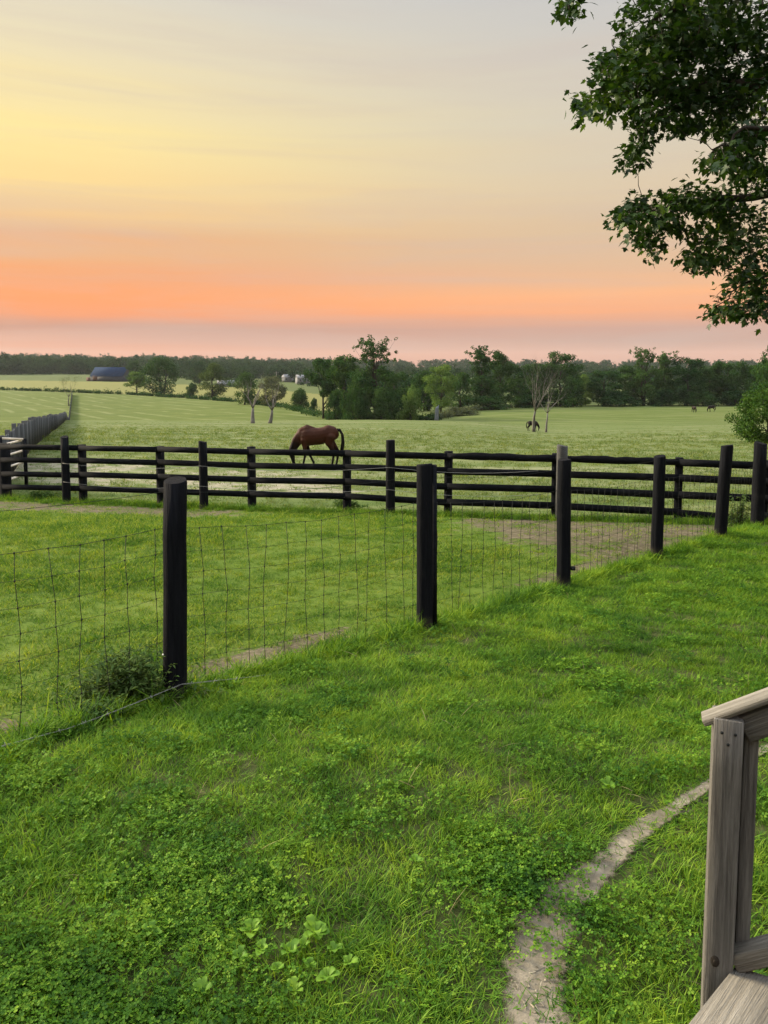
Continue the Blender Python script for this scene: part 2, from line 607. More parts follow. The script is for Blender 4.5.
M['stone'] = flat('pale stones', (0.30, 0.28, 0.25), 0.85, nz=0.3)


def dirt_mat(name, c1, c2, c3):
    m, k = mat(name)
    co = k.n('ShaderNodeTexCoord').outputs['Object']
    f = k.noise(co, 9.0, 6.0, 0.7)
    f2 = k.noise(co, 60.0, 4.0, 0.7)
    straw = k.noise(k.scalev(co, (30, 120, 30)), 1.0, 3.0, 0.6, 1.0)
    col = k.ramp(f, [(0.3, c1 + (1,)), (0.55, c2 + (1,)), (0.75, c3 + (1,))])
    col = k.mix(k.smooth(f2, 0.6, 0.75, 0.0, 0.5), col, tuple(v * 0.6 for v in c1) + (1,))
    col = k.mix(k.smooth(straw, 0.64, 0.74, 0.0, 0.7), col, (0.40, 0.35, 0.25, 1))
    p = finish(k, col, 0.95, k.math('ADD', f2, k.math('MULTIPLY', f, 0.4)), 0.7, 0.006, 0.05)
    # trodden dirt thins out raggedly into the turf at both edges
    ac = k.n('ShaderNodeAttribute', attribute_name='across').outputs['Fac']
    f3 = k.noise(co, 26.0, 5.0, 0.7)
    thin = k.smooth(k.math('ADD', ac, k.math('MULTIPLY', k.math('SUBTRACT', k.math('ADD', k.math('MULTIPLY', f, 0.5), k.math('MULTIPLY', f3, 0.5)), 0.5), 1.9)), 0.42, 0.82)
    tr = k.n('ShaderNodeBsdfTransparent')
    mx = k.n('ShaderNodeMixShader', {0: thin, 1: p.outputs[0], 2: tr.outputs[0]})
    out = [q for q in k.t.nodes if q.type == 'OUTPUT_MATERIAL'][0]
    k.t.links.new(mx.outputs[0], out.inputs['Surface'])
    return m


M['dirt'] = dirt_mat('worn path dirt', (0.090, 0.078, 0.056), (0.175, 0.153, 0.116), (0.27, 0.240, 0.188))


def ground_mat():
    """one sheet: lawn soil, paddock, bare strips, hay meadow, far fields, mixed by painted land-use attributes"""
    m, k = mat('ground cover')
    g = k.n('ShaderNodeNewGeometry').outputs['Position']

    def at(n):
        return k.n('ShaderNodeAttribute', attribute_name=n).outputs['Fac']
    n1 = k.noise(g, 1.6, 6.0, 0.65)
    n2 = k.noise(g, 14.0, 5.0, 0.7)
    n3 = k.noise(g, 0.12, 5.0, 0.6)
    rows = k.noise(k.scalev(g, (0.035, 0.30, 0.0)), 1.0, 5.0, 0.65, 0.6)
    fine = k.noise(k.scalev(g, (0.5, 2.2, 0.5)), 1.0, 5.0, 0.7)
    lawn = k.ramp(n2, [(0.3, (0.022, 0.028, 0.010, 1)), (0.55, (0.042, 0.052, 0.016, 1)), (0.75, (0.085, 0.082, 0.040, 1))])
    pad = k.ramp(k.math('ADD', k.math('MULTIPLY', n1, 0.6), k.math('MULTIPLY', n2, 0.4)),
                 [(0.30, (0.037, 0.067, 0.008, 1)), (0.50, (0.064, 0.104, 0.014, 1)), (0.66, (0.091, 0.115, 0.023, 1)), (0.8, (0.128, 0.122, 0.047, 1))])
    mix1 = k.math('ADD', k.math('MULTIPLY', rows, 0.65), k.math('MULTIPLY', fine, 0.35))
    row2 = k.noise(k.scalev(g, (0.05, 0.9, 0.0)), 1.0, 4.0, 0.6, 0.8)
    mix1 = k.math('ADD', k.math('MULTIPLY', mix1, 0.6), k.math('MULTIPLY', row2, 0.4))
    hay = k.ramp(mix1, [(0.36, (0.040, 0.069, 0.017, 1)), (0.46, (0.070, 0.098, 0.029, 1)), (0.54, (0.105, 0.123, 0.050, 1)), (0.64, (0.158, 0.165, 0.100, 1))])
    # thin pale windrows left by the mower, running diagonally
    rt = k.n('ShaderNodeMapping', {'Vector': g, 'Rotation': (0, 0, R(-38))})
    wv = k.n('ShaderNodeTexWave', {'Vector': rt.outputs[0], 'Scale': 0.045, 'Distortion': 1.6, 'Detail': 3.0, 'Detail Scale': 0.6}, bands_direction='X')
    wr = k.math('MULTIPLY', k.smooth(wv.outputs['Fac'], 0.80, 0.98), k.smooth(n3, 0.40, 0.60))
    green = k.ramp(mix1, [(0.36, (0.040, 0.063, 0.012, 1)), (0.5, (0.062, 0.086, 0.018, 1)), (0.63, (0.098, 0.109, 0.036, 1))])
    green = k.mix(k.math('MULTIPLY', wr, 0.45), green, (0.162, 0.174, 0.084, 1))
    yel = k.ramp(fine, [(0.3, (0.098, 0.108, 0.033, 1)), (0.7, (0.140, 0.137, 0.048, 1))])
    dull = k.ramp(n3, [(0.3, (0.045, 0.066, 0.021, 1)), (0.7, (0.068, 0.086, 0.031, 1))])
    bare = k.ramp(k.math('ADD', k.math('MULTIPLY', n2, 0.6), k.math('MULTIPLY', n1, 0.4)),
                  [(0.38, (0.031, 0.029, 0.015, 1)), (0.50, (0.070, 0.060, 0.038, 1)), (0.62, (0.129, 0.111, 0.076, 1))])
    straw = k.ramp(k.math('ADD', k.math('MULTIPLY', n2, 0.6), k.math('MULTIPLY', fine, 0.4)),
                   [(0.34, (0.115, 0.112, 0.064, 1)), (0.52, (0.207, 0.191, 0.144, 1)), (0.68, (0.288, 0.264, 0.213, 1))])
    col = k.mix(at('paddock'), lawn, pad)
    col = k.mix(at('meadow'), col, hay)
    col = k.mix(at('farfield'), col, green)
    col = k.mix(at('yellowfield'), col, yel)
    col = k.mix(at('dullfield'), col, dull)

    def edge(a, wdt):
        return k.smooth(k.math('ADD', a, k.math('MULTIPLY', k.math('SUBTRACT', k.math('ADD', k.math('MULTIPLY', n1, 0.7), k.math('MULTIPLY', n2, 0.3)), 0.5), wdt)), 0.35, 0.65)
    col = k.mix(edge(at('straw'), 2.6), col, straw)
    col = k.mix(edge(at('bare'), 2.4), col, bare)
    finish(k, col, 0.95, k.math('ADD', n2, k.math('MULTIPLY', n1, 0.5)), 0.5, 0.03, 0.05)
    return m


M['ground'] = ground_mat()

# ------------------------------------------------------------------ fence lines (plan)
WP = []                                   # wire fence posts: (px, base row, top row, distance, width px)
for px, yb, yt, Yd, wpx in ((-232, 782, 470, 2.85, 36), (175, 700, 480, 4.4, 23), (425, 627, 464, 6.0, 16.5), (563.5, 586, 459.5, 7.75, 13.5),
                            (656.5, 558, 456, 9.5, 11.5), (720, 536, 445.5, 10.9, 11.5), (757, 528, 443, 12.6, 12)):
    b = ray_at(px, yb, Yd)
    WP.append((Vector((b.x, Yd, gz(b.x, Yd))), ray_at(px, yt, Yd).z, wpx * Yd / F / 2 * 1.02))
fx = np.array([-14.0] + [p[0].x for p in WP] + [9.0, 30.0])
fy = np.array([-3.5] + [p[0].y for p in WP] + [12.0, 9.0])


def wire_y(x):
    return np.interp(x, fx, fy)


RA, RB = ray_at(5, 498, 19.4), ray_at(757, 527, 13.4)


def rail_xy(px):
    """plan point of the rail fence in image column px"""
    lo, hi = -0.5, 1.5
    for _ in range(40):
        t = (lo + hi) / 2
        x = RA.x + (RB.x - RA.x) * t
        y = RA.y + (RB.y - RA.y) * t
        if px_of(x, y, -1.2)[0] < px:
            lo = t
        else:
            hi = t
    return Vector((x, y, 0))


def rail_y(x):
    return RA.y + (RB.y - RA.y) * (x - RA.x) / (RB.x - RA.x)


# worn path centre line on the lawn
PATH = []
for px, py, wpx in ((548, 1120, 94), (539, 1060, 84), (534, 1010, 72), (534, 960, 64), (545, 925, 56), (570, 893, 48), (604, 866, 27), (640, 832, 23), (680, 806, 17),
                    (712, 785, 12), (745, 762, 10), (775, 745, 12), (840, 715, 10), (960, 690, 8)):
    Yd = 1.2
    for _ in range(30):                      # march to the ground
        p = ray_at(px, py, Yd)
        Yd *= (CAM_H - gz(p.x, p.y)) / (CAM_H - p.z)
    PATH.append((Vector((p.x, p.y, 0)), wpx * Yd / F * 0.80))


def path_dist(x, y):
    """distance to the path's centre line minus its half width"""
    x, y = np.asarray(x, float), np.asarray(y, float)
    best = np.full(x.shape, 99.0)
    for (a, wa), (b, wb) in zip(PATH[:-1], PATH[1:]):
        dx, dy = b.x - a.x, b.y - a.y
        t = np.clip(((x - a.x) * dx + (y - a.y) * dy) / (dx * dx + dy * dy), 0, 1)
        d = np.hypot(x - a.x - dx * t, y - a.y - dy * t) - (wa + (wb - wa) * t) / 2
        best = np.minimum(best, d)
    return best + 0.085 * (vnoise(x, y, 0.34, 91, 3) - 0.33)


# ------------------------------------------------------------------ the ground sheet
def sstep(a, b, v):
    t = np.clip((v - a) / (b - a), 0, 1)
    return t * t * (3 - 2 * t)


def hedge_Y(px):
    return np.interp(px, [-200, 0, 130, 230, 330, 384, 470, 768, 1000], [345, 335, 318, 262, 172, 150, 215, 216, 216])


def bare_mask(x, y):
    ry = rail_y(x)
    wy = wire_y(x)
    d = ry - y                                              # in front of the rail fence
    right = sstep(-0.5, 2.6, x)
    strip = sstep(0.15, 0.7, d) * (1 - sstep(1.8 + 2.6 * right, 3.2 + 3.8 * right, d)) * (0.66 * sstep(-1.0, -4.5, x) + 0.66 * right)
    dw = y - wy
    worn = sstep(0.15, 0.35, dw) * (1 - sstep(0.45, 1.15, dw)) * np.maximum(0.12 + 0.60 * sstep(0.36, 0.60, vnoise(x, y, 1.2, 61, 2)), 0.68 * sstep(-1.5, -1.9, x))
    stoop = sstep(0.34, 0.12, np.hypot((x - 0.93) * 0.8, y - 1.62)) * 0.9
    trod = sstep(0.07, -0.01, path_dist(x, y)) * 0.545
    return np.where((y < ry) & (y > wy), np.maximum(strip, worn), 0) + np.where(y < wy, np.maximum(stoop, trod), 0)


def straw_mask(x, y):
    ry = rail_y(x)
    d = y - ry
    pat = 0.55 + 0.9 * (vnoise(x * 0.6, y, 1.5, 71, 3) - 0.35)
    return np.clip(sstep(0.6, 4.5, d) * (1 - sstep(6.0, 12.5, d)) * sstep(2.5, -3.0, x) * 0.62 * pat * 1.25, 0, 0.62) * (y > ry)


def build_ground():
    th = np.concatenate([np.linspace(-180, -48, 45)[:-1], np.linspace(-48, 48, 341), np.linspace(48, 180, 45)[1:-1]])
    rr = np.exp(np.linspace(math.log(0.25), math.log(2400), 430))
    A, B = np.meshgrid(np.radians(th), rr, indexing='ij')
    x, y = np.sin(A) * B, np.cos(A) * B
    z = gzs(x, y)
    nA, nB = A.shape
    V = np.stack([x, y, z], -1).reshape(-1, 3)
    V = np.vstack([V, [[0, 0, gz(0, 0.1)]]])
    i, j = np.meshgrid(np.arange(nA), np.arange(nB - 1), indexing='ij')
    i2 = (i + 1) % nA
    q = np.stack([i * nB + j, i * nB + j + 1, i2 * nB + j + 1, i2 * nB + j], -1).reshape(-1, 4)
    cen = [(int(c * nB), int(((c + 1) % nA) * nB), len(V) - 1) for c in range(nA)]
    faces = [tuple(int(v) for v in f) for f in q] + cen
    me = mesh_np('ground', V, faces)
    X_, Y_ = V[:, 0], V[:, 1]
    yy = np.maximum(Y_, 0.3)
    px = np.where(Y_ > 0.3, 384 + F * X_ / (yy * cp + 4 * sp), 384 + 5000 * np.sign(X_))
    hy = hedge_Y(px)
    wy, ry = wire_y(X_), rail_y(X_)
    fenceL = -2.38 - 0.4135 * Y_
    pad = sstep(0.0, 0.3, Y_ - wy)
    mea = sstep(0.2, 1.2, Y_ - ry)
    far = np.maximum(sstep(128, 165, Y_) * sstep(600, 380, px), sstep(0, 1.5, fenceL - X_) * (Y_ > 15))
    far = np.maximum(far, sstep(105, 150, Y_ + 12 * (vnoise(X_, Y_, 30, 3) - 0.5)) * 0.75)
    yl = ((Y_ > hy + 4) & (Y_ < hy + 170) & (px < 345)).astype(float)
    du = (Y_ >= hy + 170) | ((Y_ > hy + 4) & (px >= 345))
    for n, a in (('paddock', pad), ('meadow', mea), ('farfield', far), ('yellowfield', yl), ('dullfield', du.astype(float)),
                 ('bare', bare_mask(X_, Y_)), ('straw', straw_mask(X_, Y_))):
        at = me.attributes.new(n, 'FLOAT', 'POINT')
        at.data.foreach_set('value', np.asarray(a, np.float32))
    o = link('ground', me, M['ground'], smooth=True)
    tag(o, kind='structure')


build_ground()


def build_path():
    rnd = np.random.default_rng(4)
    pts = []
    for (a, wa), (b, wb) in zip(PATH[:-1], PATH[1:]):
        for t in np.linspace(0, 1, 14, endpoint=False):
            pts.append((a.x + (b.x - a.x) * t, a.y + (b.y - a.y) * t, wa + (wb - wa) * t))
    pts = np.array(pts)
    for _ in range(10):
        pts[1:-1] = (pts[:-2] + 2 * pts[1:-1] + pts[2:]) / 4
    n, kk = len(pts), 11
    V = []
    for i in range(n):
        d = pts[min(i + 1, n - 1), :2] - pts[max(i - 1, 0), :2]
        d /= np.hypot(*d) + 1e-9
        s = np.array([d[1], -d[0]])
        l = 0.80 + 0.5 * (vnoise(np.array([i * 0.1]), np.array([3.0]), 0.6, 2)[0] - 0.5)
        r = 0.80 + 0.5 * (vnoise(np.array([i * 0.1]), np.array([9.0]), 0.6, 8)[0] - 0.5)
        for j in range(kk):
            t = j / (kk - 1)
            off = (-l + (l + r) * t) * pts[i, 2]
            x, y = pts[i, :2] + s * off
            V.append((x, y, gz(x, y) + 0.010 + 0.004 - 0.004 * (1 - (2 * t - 1) ** 2) + 0.001 * (vnoise(np.array([x]), np.array([y]), 0.05, 77, 2)[0] - 0.5) - (0.002 if j in (0, kk - 1) else 0)))
    q = [(i * kk + j, i * kk + j + 1, (i + 1) * kk + j + 1, (i + 1) * kk + j) for i in range(n - 1) for j in range(kk - 1)]
    me = mesh_np('dirt_path', V, np.array(q))
    at = me.attributes.new('across', 'FLOAT', 'POINT')
    at.data.foreach_set('value', np.tile(np.abs(2 * np.arange(kk) / (kk - 1) - 1), n).astype(np.float32))
    tag(link('dirt_path', me, M['dirt'], smooth=True), kind='structure')


build_path()

# ------------------------------------------------------------------ scattered ground cover
def blades(seed, n, rad, h0, h1, wd, lean=0.5, seg=3):
    rnd = random.Random(seed)
    V, Fc = [], []
    for _ in range(n):
        a, r = rnd.uniform(0, 6.283), rad * math.sqrt(rnd.random())
        bx, by = r * math.cos(a), r * math.sin(a)
        h = rnd.uniform(h0, h1)
        yaw = rnd.uniform(0, 6.283)
        dx, dy = math.cos(yaw), math.sin(yaw)
        ln = rnd.uniform(0.1, lean) * h
        cv = rnd.uniform(0.2, 1.0) * lean * h
        ww = wd * rnd.uniform(0.7, 1.25)
        sx, sy = -dy * ww / 2, dx * ww / 2
        b = len(V)
        for i in range(seg + 1):
            t = i / seg
            o = ln * t + cv * t * t
            z = h * t * (1 - 0.25 * lean * t * t) - 0.008
            px, py = bx + dx * o, by + dy * o
            if i < seg:
                tw = 1 - 0.45 * t
                V += [(px - sx * tw, py - sy * tw, z), (px + sx * tw, py + sy * tw, z)]
            else:
                V.append((px, py, z))
        for i in range(seg - 1):
            Fc.append((b + 2 * i, b + 2 * i + 1, b + 2 * i + 3, b + 2 * i + 2))
        Fc.append((b + 2 * seg - 2, b + 2 * seg - 1, b + 2 * seg))
    return V, Fc


def clover(seed, n, rad, h0, h1, ls):
    rnd = random.Random(seed)
    V, Fc = [], []
    for _ in range(n):
        a, r = rnd.uniform(0, 6.283), rad * math.sqrt(rnd.random())
        x, y, z = r * math.cos(a), r * math.sin(a), rnd.uniform(h0, h1)
        tilt = Matrix.Rotation(rnd.uniform(-0.6, 0.6), 3, 'X') @ Matrix.Rotation(rnd.uniform(-0.6, 0.6), 3, 'Y')
        s = ls * rnd.uniform(0.6, 1.2)
        off = rnd.uniform(0, 6.283)
        for q in range(3):
            an = off + q * 2.094
            b = len(V)
            for (u, v, zz) in ((0.05, 0, 0), (0.5, 0.42, 0.10), (0.95, 0.30, 0.06), (0.88, 0, -0.04), (0.95, -0.30, 0.06), (0.5, -0.42, 0.10)):
                p = Vector(((u * math.cos(an) - v * math.sin(an)) * s, (u * math.sin(an) + v * math.cos(an)) * s, zz * s))
                p = tilt @ p
                V.append((x + p.x, y + p.y, z + p.z))
            Fc += [(b, b + 1, b + 2, b + 3), (b, b + 3, b + 4, b + 5)]
        b = len(V)
        V += [(x * 0.7 - 0.0008, y * 0.7, -0.005), (x * 0.7 + 0.0008, y * 0.7, -0.005), (x, y, z)]
        Fc.append((b, b + 1, b + 2))
    return V, Fc


def rosette(seed, n, L, W):
    rnd = random.Random(seed)
    V, Fc = [], []
    for q in range(n):
        an = 6.283 * q / n + rnd.uniform(-0.35, 0.35)
        l, wd = L * rnd.uniform(0.6, 1.15), W * rnd.uniform(0.7, 1.2)
        up = rnd.uniform(0.35, 1.0)
        b = len(V)
        prof = [(0.0, 0.10), (0.18, 0.16), (0.35, 0.75), (0.58, 1.0), (0.82, 0.72), (1.0, 0.05)]
        for t, ws in prof:
            rr = l * t * (1 - 0.25 * t * up)
            z = l * (up * 0.75 * math.sin(t * 2.0) + 0.05)
            for sd, dz in ((-1, 0.12), (0, 0.0), (1, 0.12)):
                v = sd * wd * 0.5 * ws
                V.append((rr * math.cos(an) - v * math.sin(an), rr * math.sin(an) + v * math.cos(an), z + dz * wd * ws + rnd.uniform(-0.05, 0.05) * wd))
        for i in range(len(prof) - 1):
            for j in range(2):
                Fc.append((b + i * 3 + j, b + i * 3 + j + 1, b + i * 3 + j + 4, b + i * 3 + j + 3))
    return V, Fc


def make_variants(name, fn, n, m):
    c = bpy.data.collections.new(name)          # kept out of the scene: only the scatter uses it
    for i in range(n):
        V, Fc = fn(i)
        me = mesh_np(name, V, Fc)
        me.materials.append(m if not isinstance(m, list) else m[i % len(m)])
        c.objects.link(bpy.data.objects.new('%s_%02d' % (name, i), me))
    return c


def scatter(name, P, scale, coll, nvar, rnd, tilt=0.12, zscale=None):
    """one object whose geometry nodes put a clump of coll on each point"""
    n = len(P)
    me = bpy.data.meshes.new(name)
    me.vertices.add(n)
    me.vertices.foreach_set('co', np.asarray(P, np.float32).ravel())
    rot = np.stack([rnd.normal(0, tilt, n), rnd.normal(0, tilt, n), rnd.uniform(0, 6.283, n)], -1).astype(np.float32)
    a = me.attributes.new('rot', 'FLOAT_VECTOR', 'POINT')
    a.data.foreach_set('vector', rot.ravel())
    zs = scale if zscale is None else zscale
    sc = np.stack([scale, scale, zs], -1).astype(np.float32)
    a = me.attributes.new('scl', 'FLOAT_VECTOR', 'POINT')
    a.data.foreach_set('vector', sc.ravel())
    a = me.attributes.new('idx', 'INT', 'POINT')
    a.data.foreach_set('value', rnd.integers(0, nvar, n).astype(np.int32))
    o = bpy.data.objects.new(name, me)
    COL.objects.link(o)
    ng = bpy.data.node_groups.new(name, 'GeometryNodeTree')
    ng.interface.new_socket('Geometry', in_out='INPUT', socket_type='NodeSocketGeometry')
    ng.interface.new_socket('Geometry', in_out='OUTPUT', socket_type='NodeSocketGeometry')
    N, L = ng.nodes, ng.links
    gi, go = N.new('NodeGroupInput'), N.new('NodeGroupOutput')
    ip = N.new('GeometryNodeInstanceOnPoints')
    ci = N.new('GeometryNodeCollectionInfo')
    ci.inputs['Collection'].default_value = coll
    ci.inputs['Separate Children'].default_value = True
    ci.inputs['Reset Children'].default_value = True
    ip.inputs['Pick Instance'].default_value = True

    def attr(nm, typ):
        q = N.new('GeometryNodeInputNamedAttribute')
        q.data_type = typ
        q.inputs['Name'].default_value = nm
        return q.outputs['Attribute']
    er = N.new('FunctionNodeEulerToRotation')
    L.new(attr('rot', 'FLOAT_VECTOR'), er.inputs[0])
    L.new(gi.outputs[0], ip.inputs['Points'])
    L.new(ci.outputs[0], ip.inputs['Instance'])
    L.new(attr('idx', 'INT'), ip.inputs['Instance Index'])
    L.new(er.outputs[0], ip.inputs['Rotation'])
    L.new(attr('scl', 'FLOAT_VECTOR'), ip.inputs['Scale'])
    L.new(ip.outputs[0], go.inputs[0])
    md = o.modifiers.new('scatter', 'NODES')
    md.node_group = ng
    return o


def spread(rnd, y0, y1, dens, margin=0.62, extra=1.0):
    """random plan points in the view wedge, dens(y) per square metre"""
    out = []
    ys = np.exp(np.linspace(math.log(y0), math.log(y1), 40))
    for a, b in zip(ys[:-1], ys[1:]):
        hw = margin * (a + b) / 2 + extra
        n = rnd.poisson(dens((a + b) / 2) * (b - a) * 2 * hw)
        out.append(np.stack([rnd.uniform(-hw, hw, n), rnd.uniform(a, b, n)], -1))
    return np.vstack(out)


def lay(P):
    return np.column_stack([P, gzs(P[:, 0], P[:, 1])])


rg = np.random.default_rng(11)
turf = make_variants('grass_clump', lambda i: blades(100 + i, 58, 0.075, 0.020, 0.056, 0.0033, 0.75), 8, M['blade'])
tall = make_variants('tall_clump', lambda i: blades(200 + i, 26, 0.05, 0.06, 0.13, 0.0045, 0.8), 6, M['blade'])
dry = make_variants('dry_clump', lambda i: blades(300 + i, 3, 0.06, 0.03, 0.07, 0.0025, 1.4), 4, M['blade_dry'])
clov = make_variants('clover_clump', lambda i: clover(400 + i, 34, 0.08, 0.018, 0.055, 0.0105), 6, M['clover'])
short = make_variants('pasture_clump', lambda i: blades(500 + i, 30, 0.10, 0.018, 0.05, 0.0055, 0.9), 6, M['pasture'])
mead = make_variants('meadow_clump', lambda i: blades(600 + i, 34, 0.22, 0.03, 0.085, 0.012, 1.0), 6, M['meadow'])

# lawn on this side of the wire fence
P = spread(rg, 0.9, 13.5, lambda y: 340 if y < 4 else 340 * (4 / y) ** 1.2, 0.70, 1.7)
ok = (P[:, 1] < wire_y(P[:, 0]) - 0.0) & (path_dist(P[:, 0], P[:, 1]) > 0.045 * rg.normal(0.1, 1, len(P))) & (bare_mask(P[:, 0], P[:, 1]) < 0.55)
P = P[ok]
zone = vnoise(P[:, 0], P[:, 1], 1.3, 21, 3) + np.clip(0.9 - 0.28 * np.abs(path_dist(P[:, 0], P[:, 1])), 0, 0.9) * 0.16 + np.clip((3.4 - P[:, 1]) * 0.05, -0.2, 0.08)
isclov = zone + rg.normal(0, 0.06, len(P)) > 0.76
isclov |= rg.random(len(P)) < 0.04
G = P[(~isclov) | (rg.random(len(P)) < 0.45)]
len_n = vnoise(G[:, 0], G[:, 1], 0.8, 31, 2)
nearp = np.clip(path_dist(G[:, 0], G[:, 1]) / 0.15, 0.35, 1)
sc = (0.75 + 0.6 * len_n) * (1 + np.clip((G[:, 1] - 4) * 0.05, 0, 0.4)) * rg.uniform(0.85, 1.15, len(G))
tag(scatter('lawn_grass', lay(G), sc, turf, 8, rg, 0.15, sc * nearp), kind='stuff')
Cc = P[isclov]
Cc = np.vstack([Cc, Cc + rg.normal(0, 0.05, Cc.shape)])
Cc = Cc[path_dist(Cc[:, 0], Cc[:, 1]) > 0.012]
scc = rg.uniform(0.75, 1.25, len(Cc)) * (1 + np.clip((Cc[:, 1] - 3) * 0.06, 0, 0.4))
tag(scatter('clover_patch', lay(Cc), scc, clov, 6, rg, 0.12), kind='stuff')
Td = spread(rg, 1.0, 10, lambda y: 12 if y < 4 else 12 * (4 / y))
Td = Td[(Td[:, 1] < wire_y(Td[:, 0]) - 0.05) & (path_dist(Td[:, 0], Td[:, 1]) > 0.03)]
tag(scatter('dry_grass', lay(Td), rg.uniform(0.7, 1.3, len(Td)), dry, 4, rg, 0.3), kind='stuff')

# litter on the worn path
Pl = spread(rg, 1.3, 4.5, lambda y: 520)
Pl = Pl[(path_dist(Pl[:, 0], Pl[:, 1]) < -0.025) & (Pl[:, 1] < wire_y(Pl[:, 0]))]


def bits(i):
    r_ = random.Random(950 + i)
    V, Fc = [], []
    for _ in range(4):
        a, L, wd = r_.uniform(0, 6.283), r_.uniform(0.012, 0.05), r_.uniform(0.001, 0.0022)
        x, y = r_.uniform(-.03, .03), r_.uniform(-.03, .03)
        dx, dy = math.cos(a) * L, math.sin(a) * L
        b = len(V)
        V += [(x - dy / L * wd, y + dx / L * wd, 0.004), (x + dy / L * wd, y - dx / L * wd, 0.004), (x + dx + dy / L * wd, y + dy - dx / L * wd, r_.uniform(.004, .012)), (x + dx - dy / L * wd, y + dy + dx / L * wd, r_.uniform(.004, .012))]
        Fc.append((b, b + 1, b + 2, b + 3))
    mb_ = MB()
    for _ in range(2):
        q = r_.uniform(0.003, 0.008)
        mb_.ball((r_.uniform(-.03, .03), r_.uniform(-.03, .03), q * 0.3), q, 6, 4, (1, r_.uniform(.6, 1), .6))
    off = len(V)
    V += [tuple(v) for v in mb_.v]
    Fc += [tuple(off + j for j in f) for f in mb_.f]
    return V, Fc


litter = make_variants('path_bits', bits, 5, M['litter'])
Zl = lay(Pl)
Zl[:, 2] += 0.004
tag(scatter('path_litter', Zl, rg.uniform(0.6, 1.3, len(Pl)), litter, 5, rg, 0.05), kind='stuff')

# uncut grass under the two fences
L1 = []
for a, b in zip(WP[:-1], WP[1:]):
    n = int((b[0] - a[0]).length * 95)
    t = rg.uniform(0, 1, n)
    L1.append(np.stack([a[0].x + (b[0].x - a[0].x) * t + rg.normal(0, 0.07, n), a[0].y + (b[0].y - a[0].y) * t + rg.normal(0.02, 0.06, n)], -1))
L1 = np.vstack(L1)
t = rg.uniform(0, 1, 1900) ** 0.75 * 1.15 - 0.05
L2 = np.stack([RA.x + (RB.x - RA.x) * t + rg.normal(0, 0.1, len(t)), RA.y + (RB.y - RA.y) * t - 0.25 + rg.normal(0, 0.22, len(t))], -1)
P = np.vstack([L1, L2])
s = np.where(np.arange(len(P)) < len(L1), rg.uniform(0.5, 1.3, len(P)), rg.uniform(0.6, 1.6, len(P)))
tag(scatter('uncut_grass', lay(P), s, tall, 6, rg, 0.3), kind='stuff')

# grazed paddock
P = spread(rg, 2.5, 20.0, lambda y: 230 if y < 6 else 230 * (6 / y) ** 1.15, 0.62, 1.5)
ok = (P[:, 1] > wire_y(P[:, 0])) & (P[:, 1] < rail_y(P[:, 0]) + 0.5) & (rg.uniform(0, 1, len(P)) > bare_mask(P[:, 0], P[:, 1]) * 1.35)
P = P[ok]
ln = vnoise(P[:, 0], P[:, 1], 1.6, 41, 3)
s = (0.62 + 0.9 * np.clip(ln - 0.3, 0, 1) * 1.6) * (1 + np.clip((P[:, 1] - 6) * 0.05, 0, 0.6)) * rg.uniform(0.8, 1.2, len(P))
tag(scatter('paddock_grass', lay(P), s, short, 6, rg, 0.2), kind='stuff')

# hay meadow behind the rail fence
P = spread(rg, 13.5, 135.0, lambda y: 14 * (16 / y) ** 1.8, 0.60, 2.0)
ok = (P[:, 1] > rail_y(P[:, 0])) & (rg.uniform(0, 1, len(P)) > straw_mask(P[:, 0], P[:, 1]) * 1.25)
P = P[ok]
rows = vnoise(P[:, 0] * 0.12, P[:, 1], 2.4, 51, 2)
s = (0.6 + 0.9 * rows) * (1 + np.clip((P[:, 1] - 16) * 0.02, 0, 0.9)) * np.clip((150 - P[:, 1]) / 90, 0.2, 1) * rg.uniform(0.8, 1.2, len(P))
tag(scatter('meadow_grass', lay(P), s, mead, 6, rg, 0.25), kind='stuff')

# ------------------------------------------------------------------ broad-leaved weeds in the lawn
def weed_at(px, py, size, seed, label, n=9):
    Yd = 2.0
    for _ in range(30):
        p = ray_at(px, py, Yd)
        Yd *= (CAM_H - gz(p.x, p.y)) / (CAM_H - p.z)
    V, Fc = rosette(seed, n + 2, size * 0.68, size * 0.40)
    o = link('broadleaf_weed', mesh_np('broadleaf_weed', V, Fc), M['plantain'], smooth=True)
    o.location = (p.x, p.y, gz(p.x, p.y) + 0.036)
    o.rotation_euler = (0, 0, seed)
    tag(o, label, 'weed', 'broad-leaved weeds in the lawn')


for q in ((316, 946, 0.085, 3, 'large bright broad-leaved weed in the near lawn, biggest of its cluster', 9),
          (252, 943, 0.070, 4, 'broad-leaved weed at the left end of the weed cluster in the near lawn', 8),
          (291, 965, 0.065, 5, 'pale broad-leaved weed just below the biggest weed in the near lawn', 8),
          (328, 990, 0.062, 6, 'small bright weed lowest right in the weed cluster of the near lawn', 7),
          (153, 945, 0.060, 7, 'broad-leaved weed standing alone left of the weed cluster', 7),
          (203, 1005, 0.055, 8, 'small broad-leaved weed closest to the bottom edge, left of the weed cluster', 7),
          (417, 872, 0.055, 9, 'single weed out in the lawn halfway between weed cluster and dirt path', 7),
          (608, 797, 0.075, 10, 'pale broad-leaved weed beside the far stretch of the dirt path', 8)):
    weed_at(*q)

for q_, (px, py) in enumerate(((304, 957), (334, 962), (277, 982), (262, 962), (310, 977), (349, 975), (295, 1003), (240, 970))):
    weed_at(px, py, 0.042 + 0.003 * (q_ % 4), 20 + q_, 'small bright leafy weed crowded among the bigger ones in the near lawn', 7)


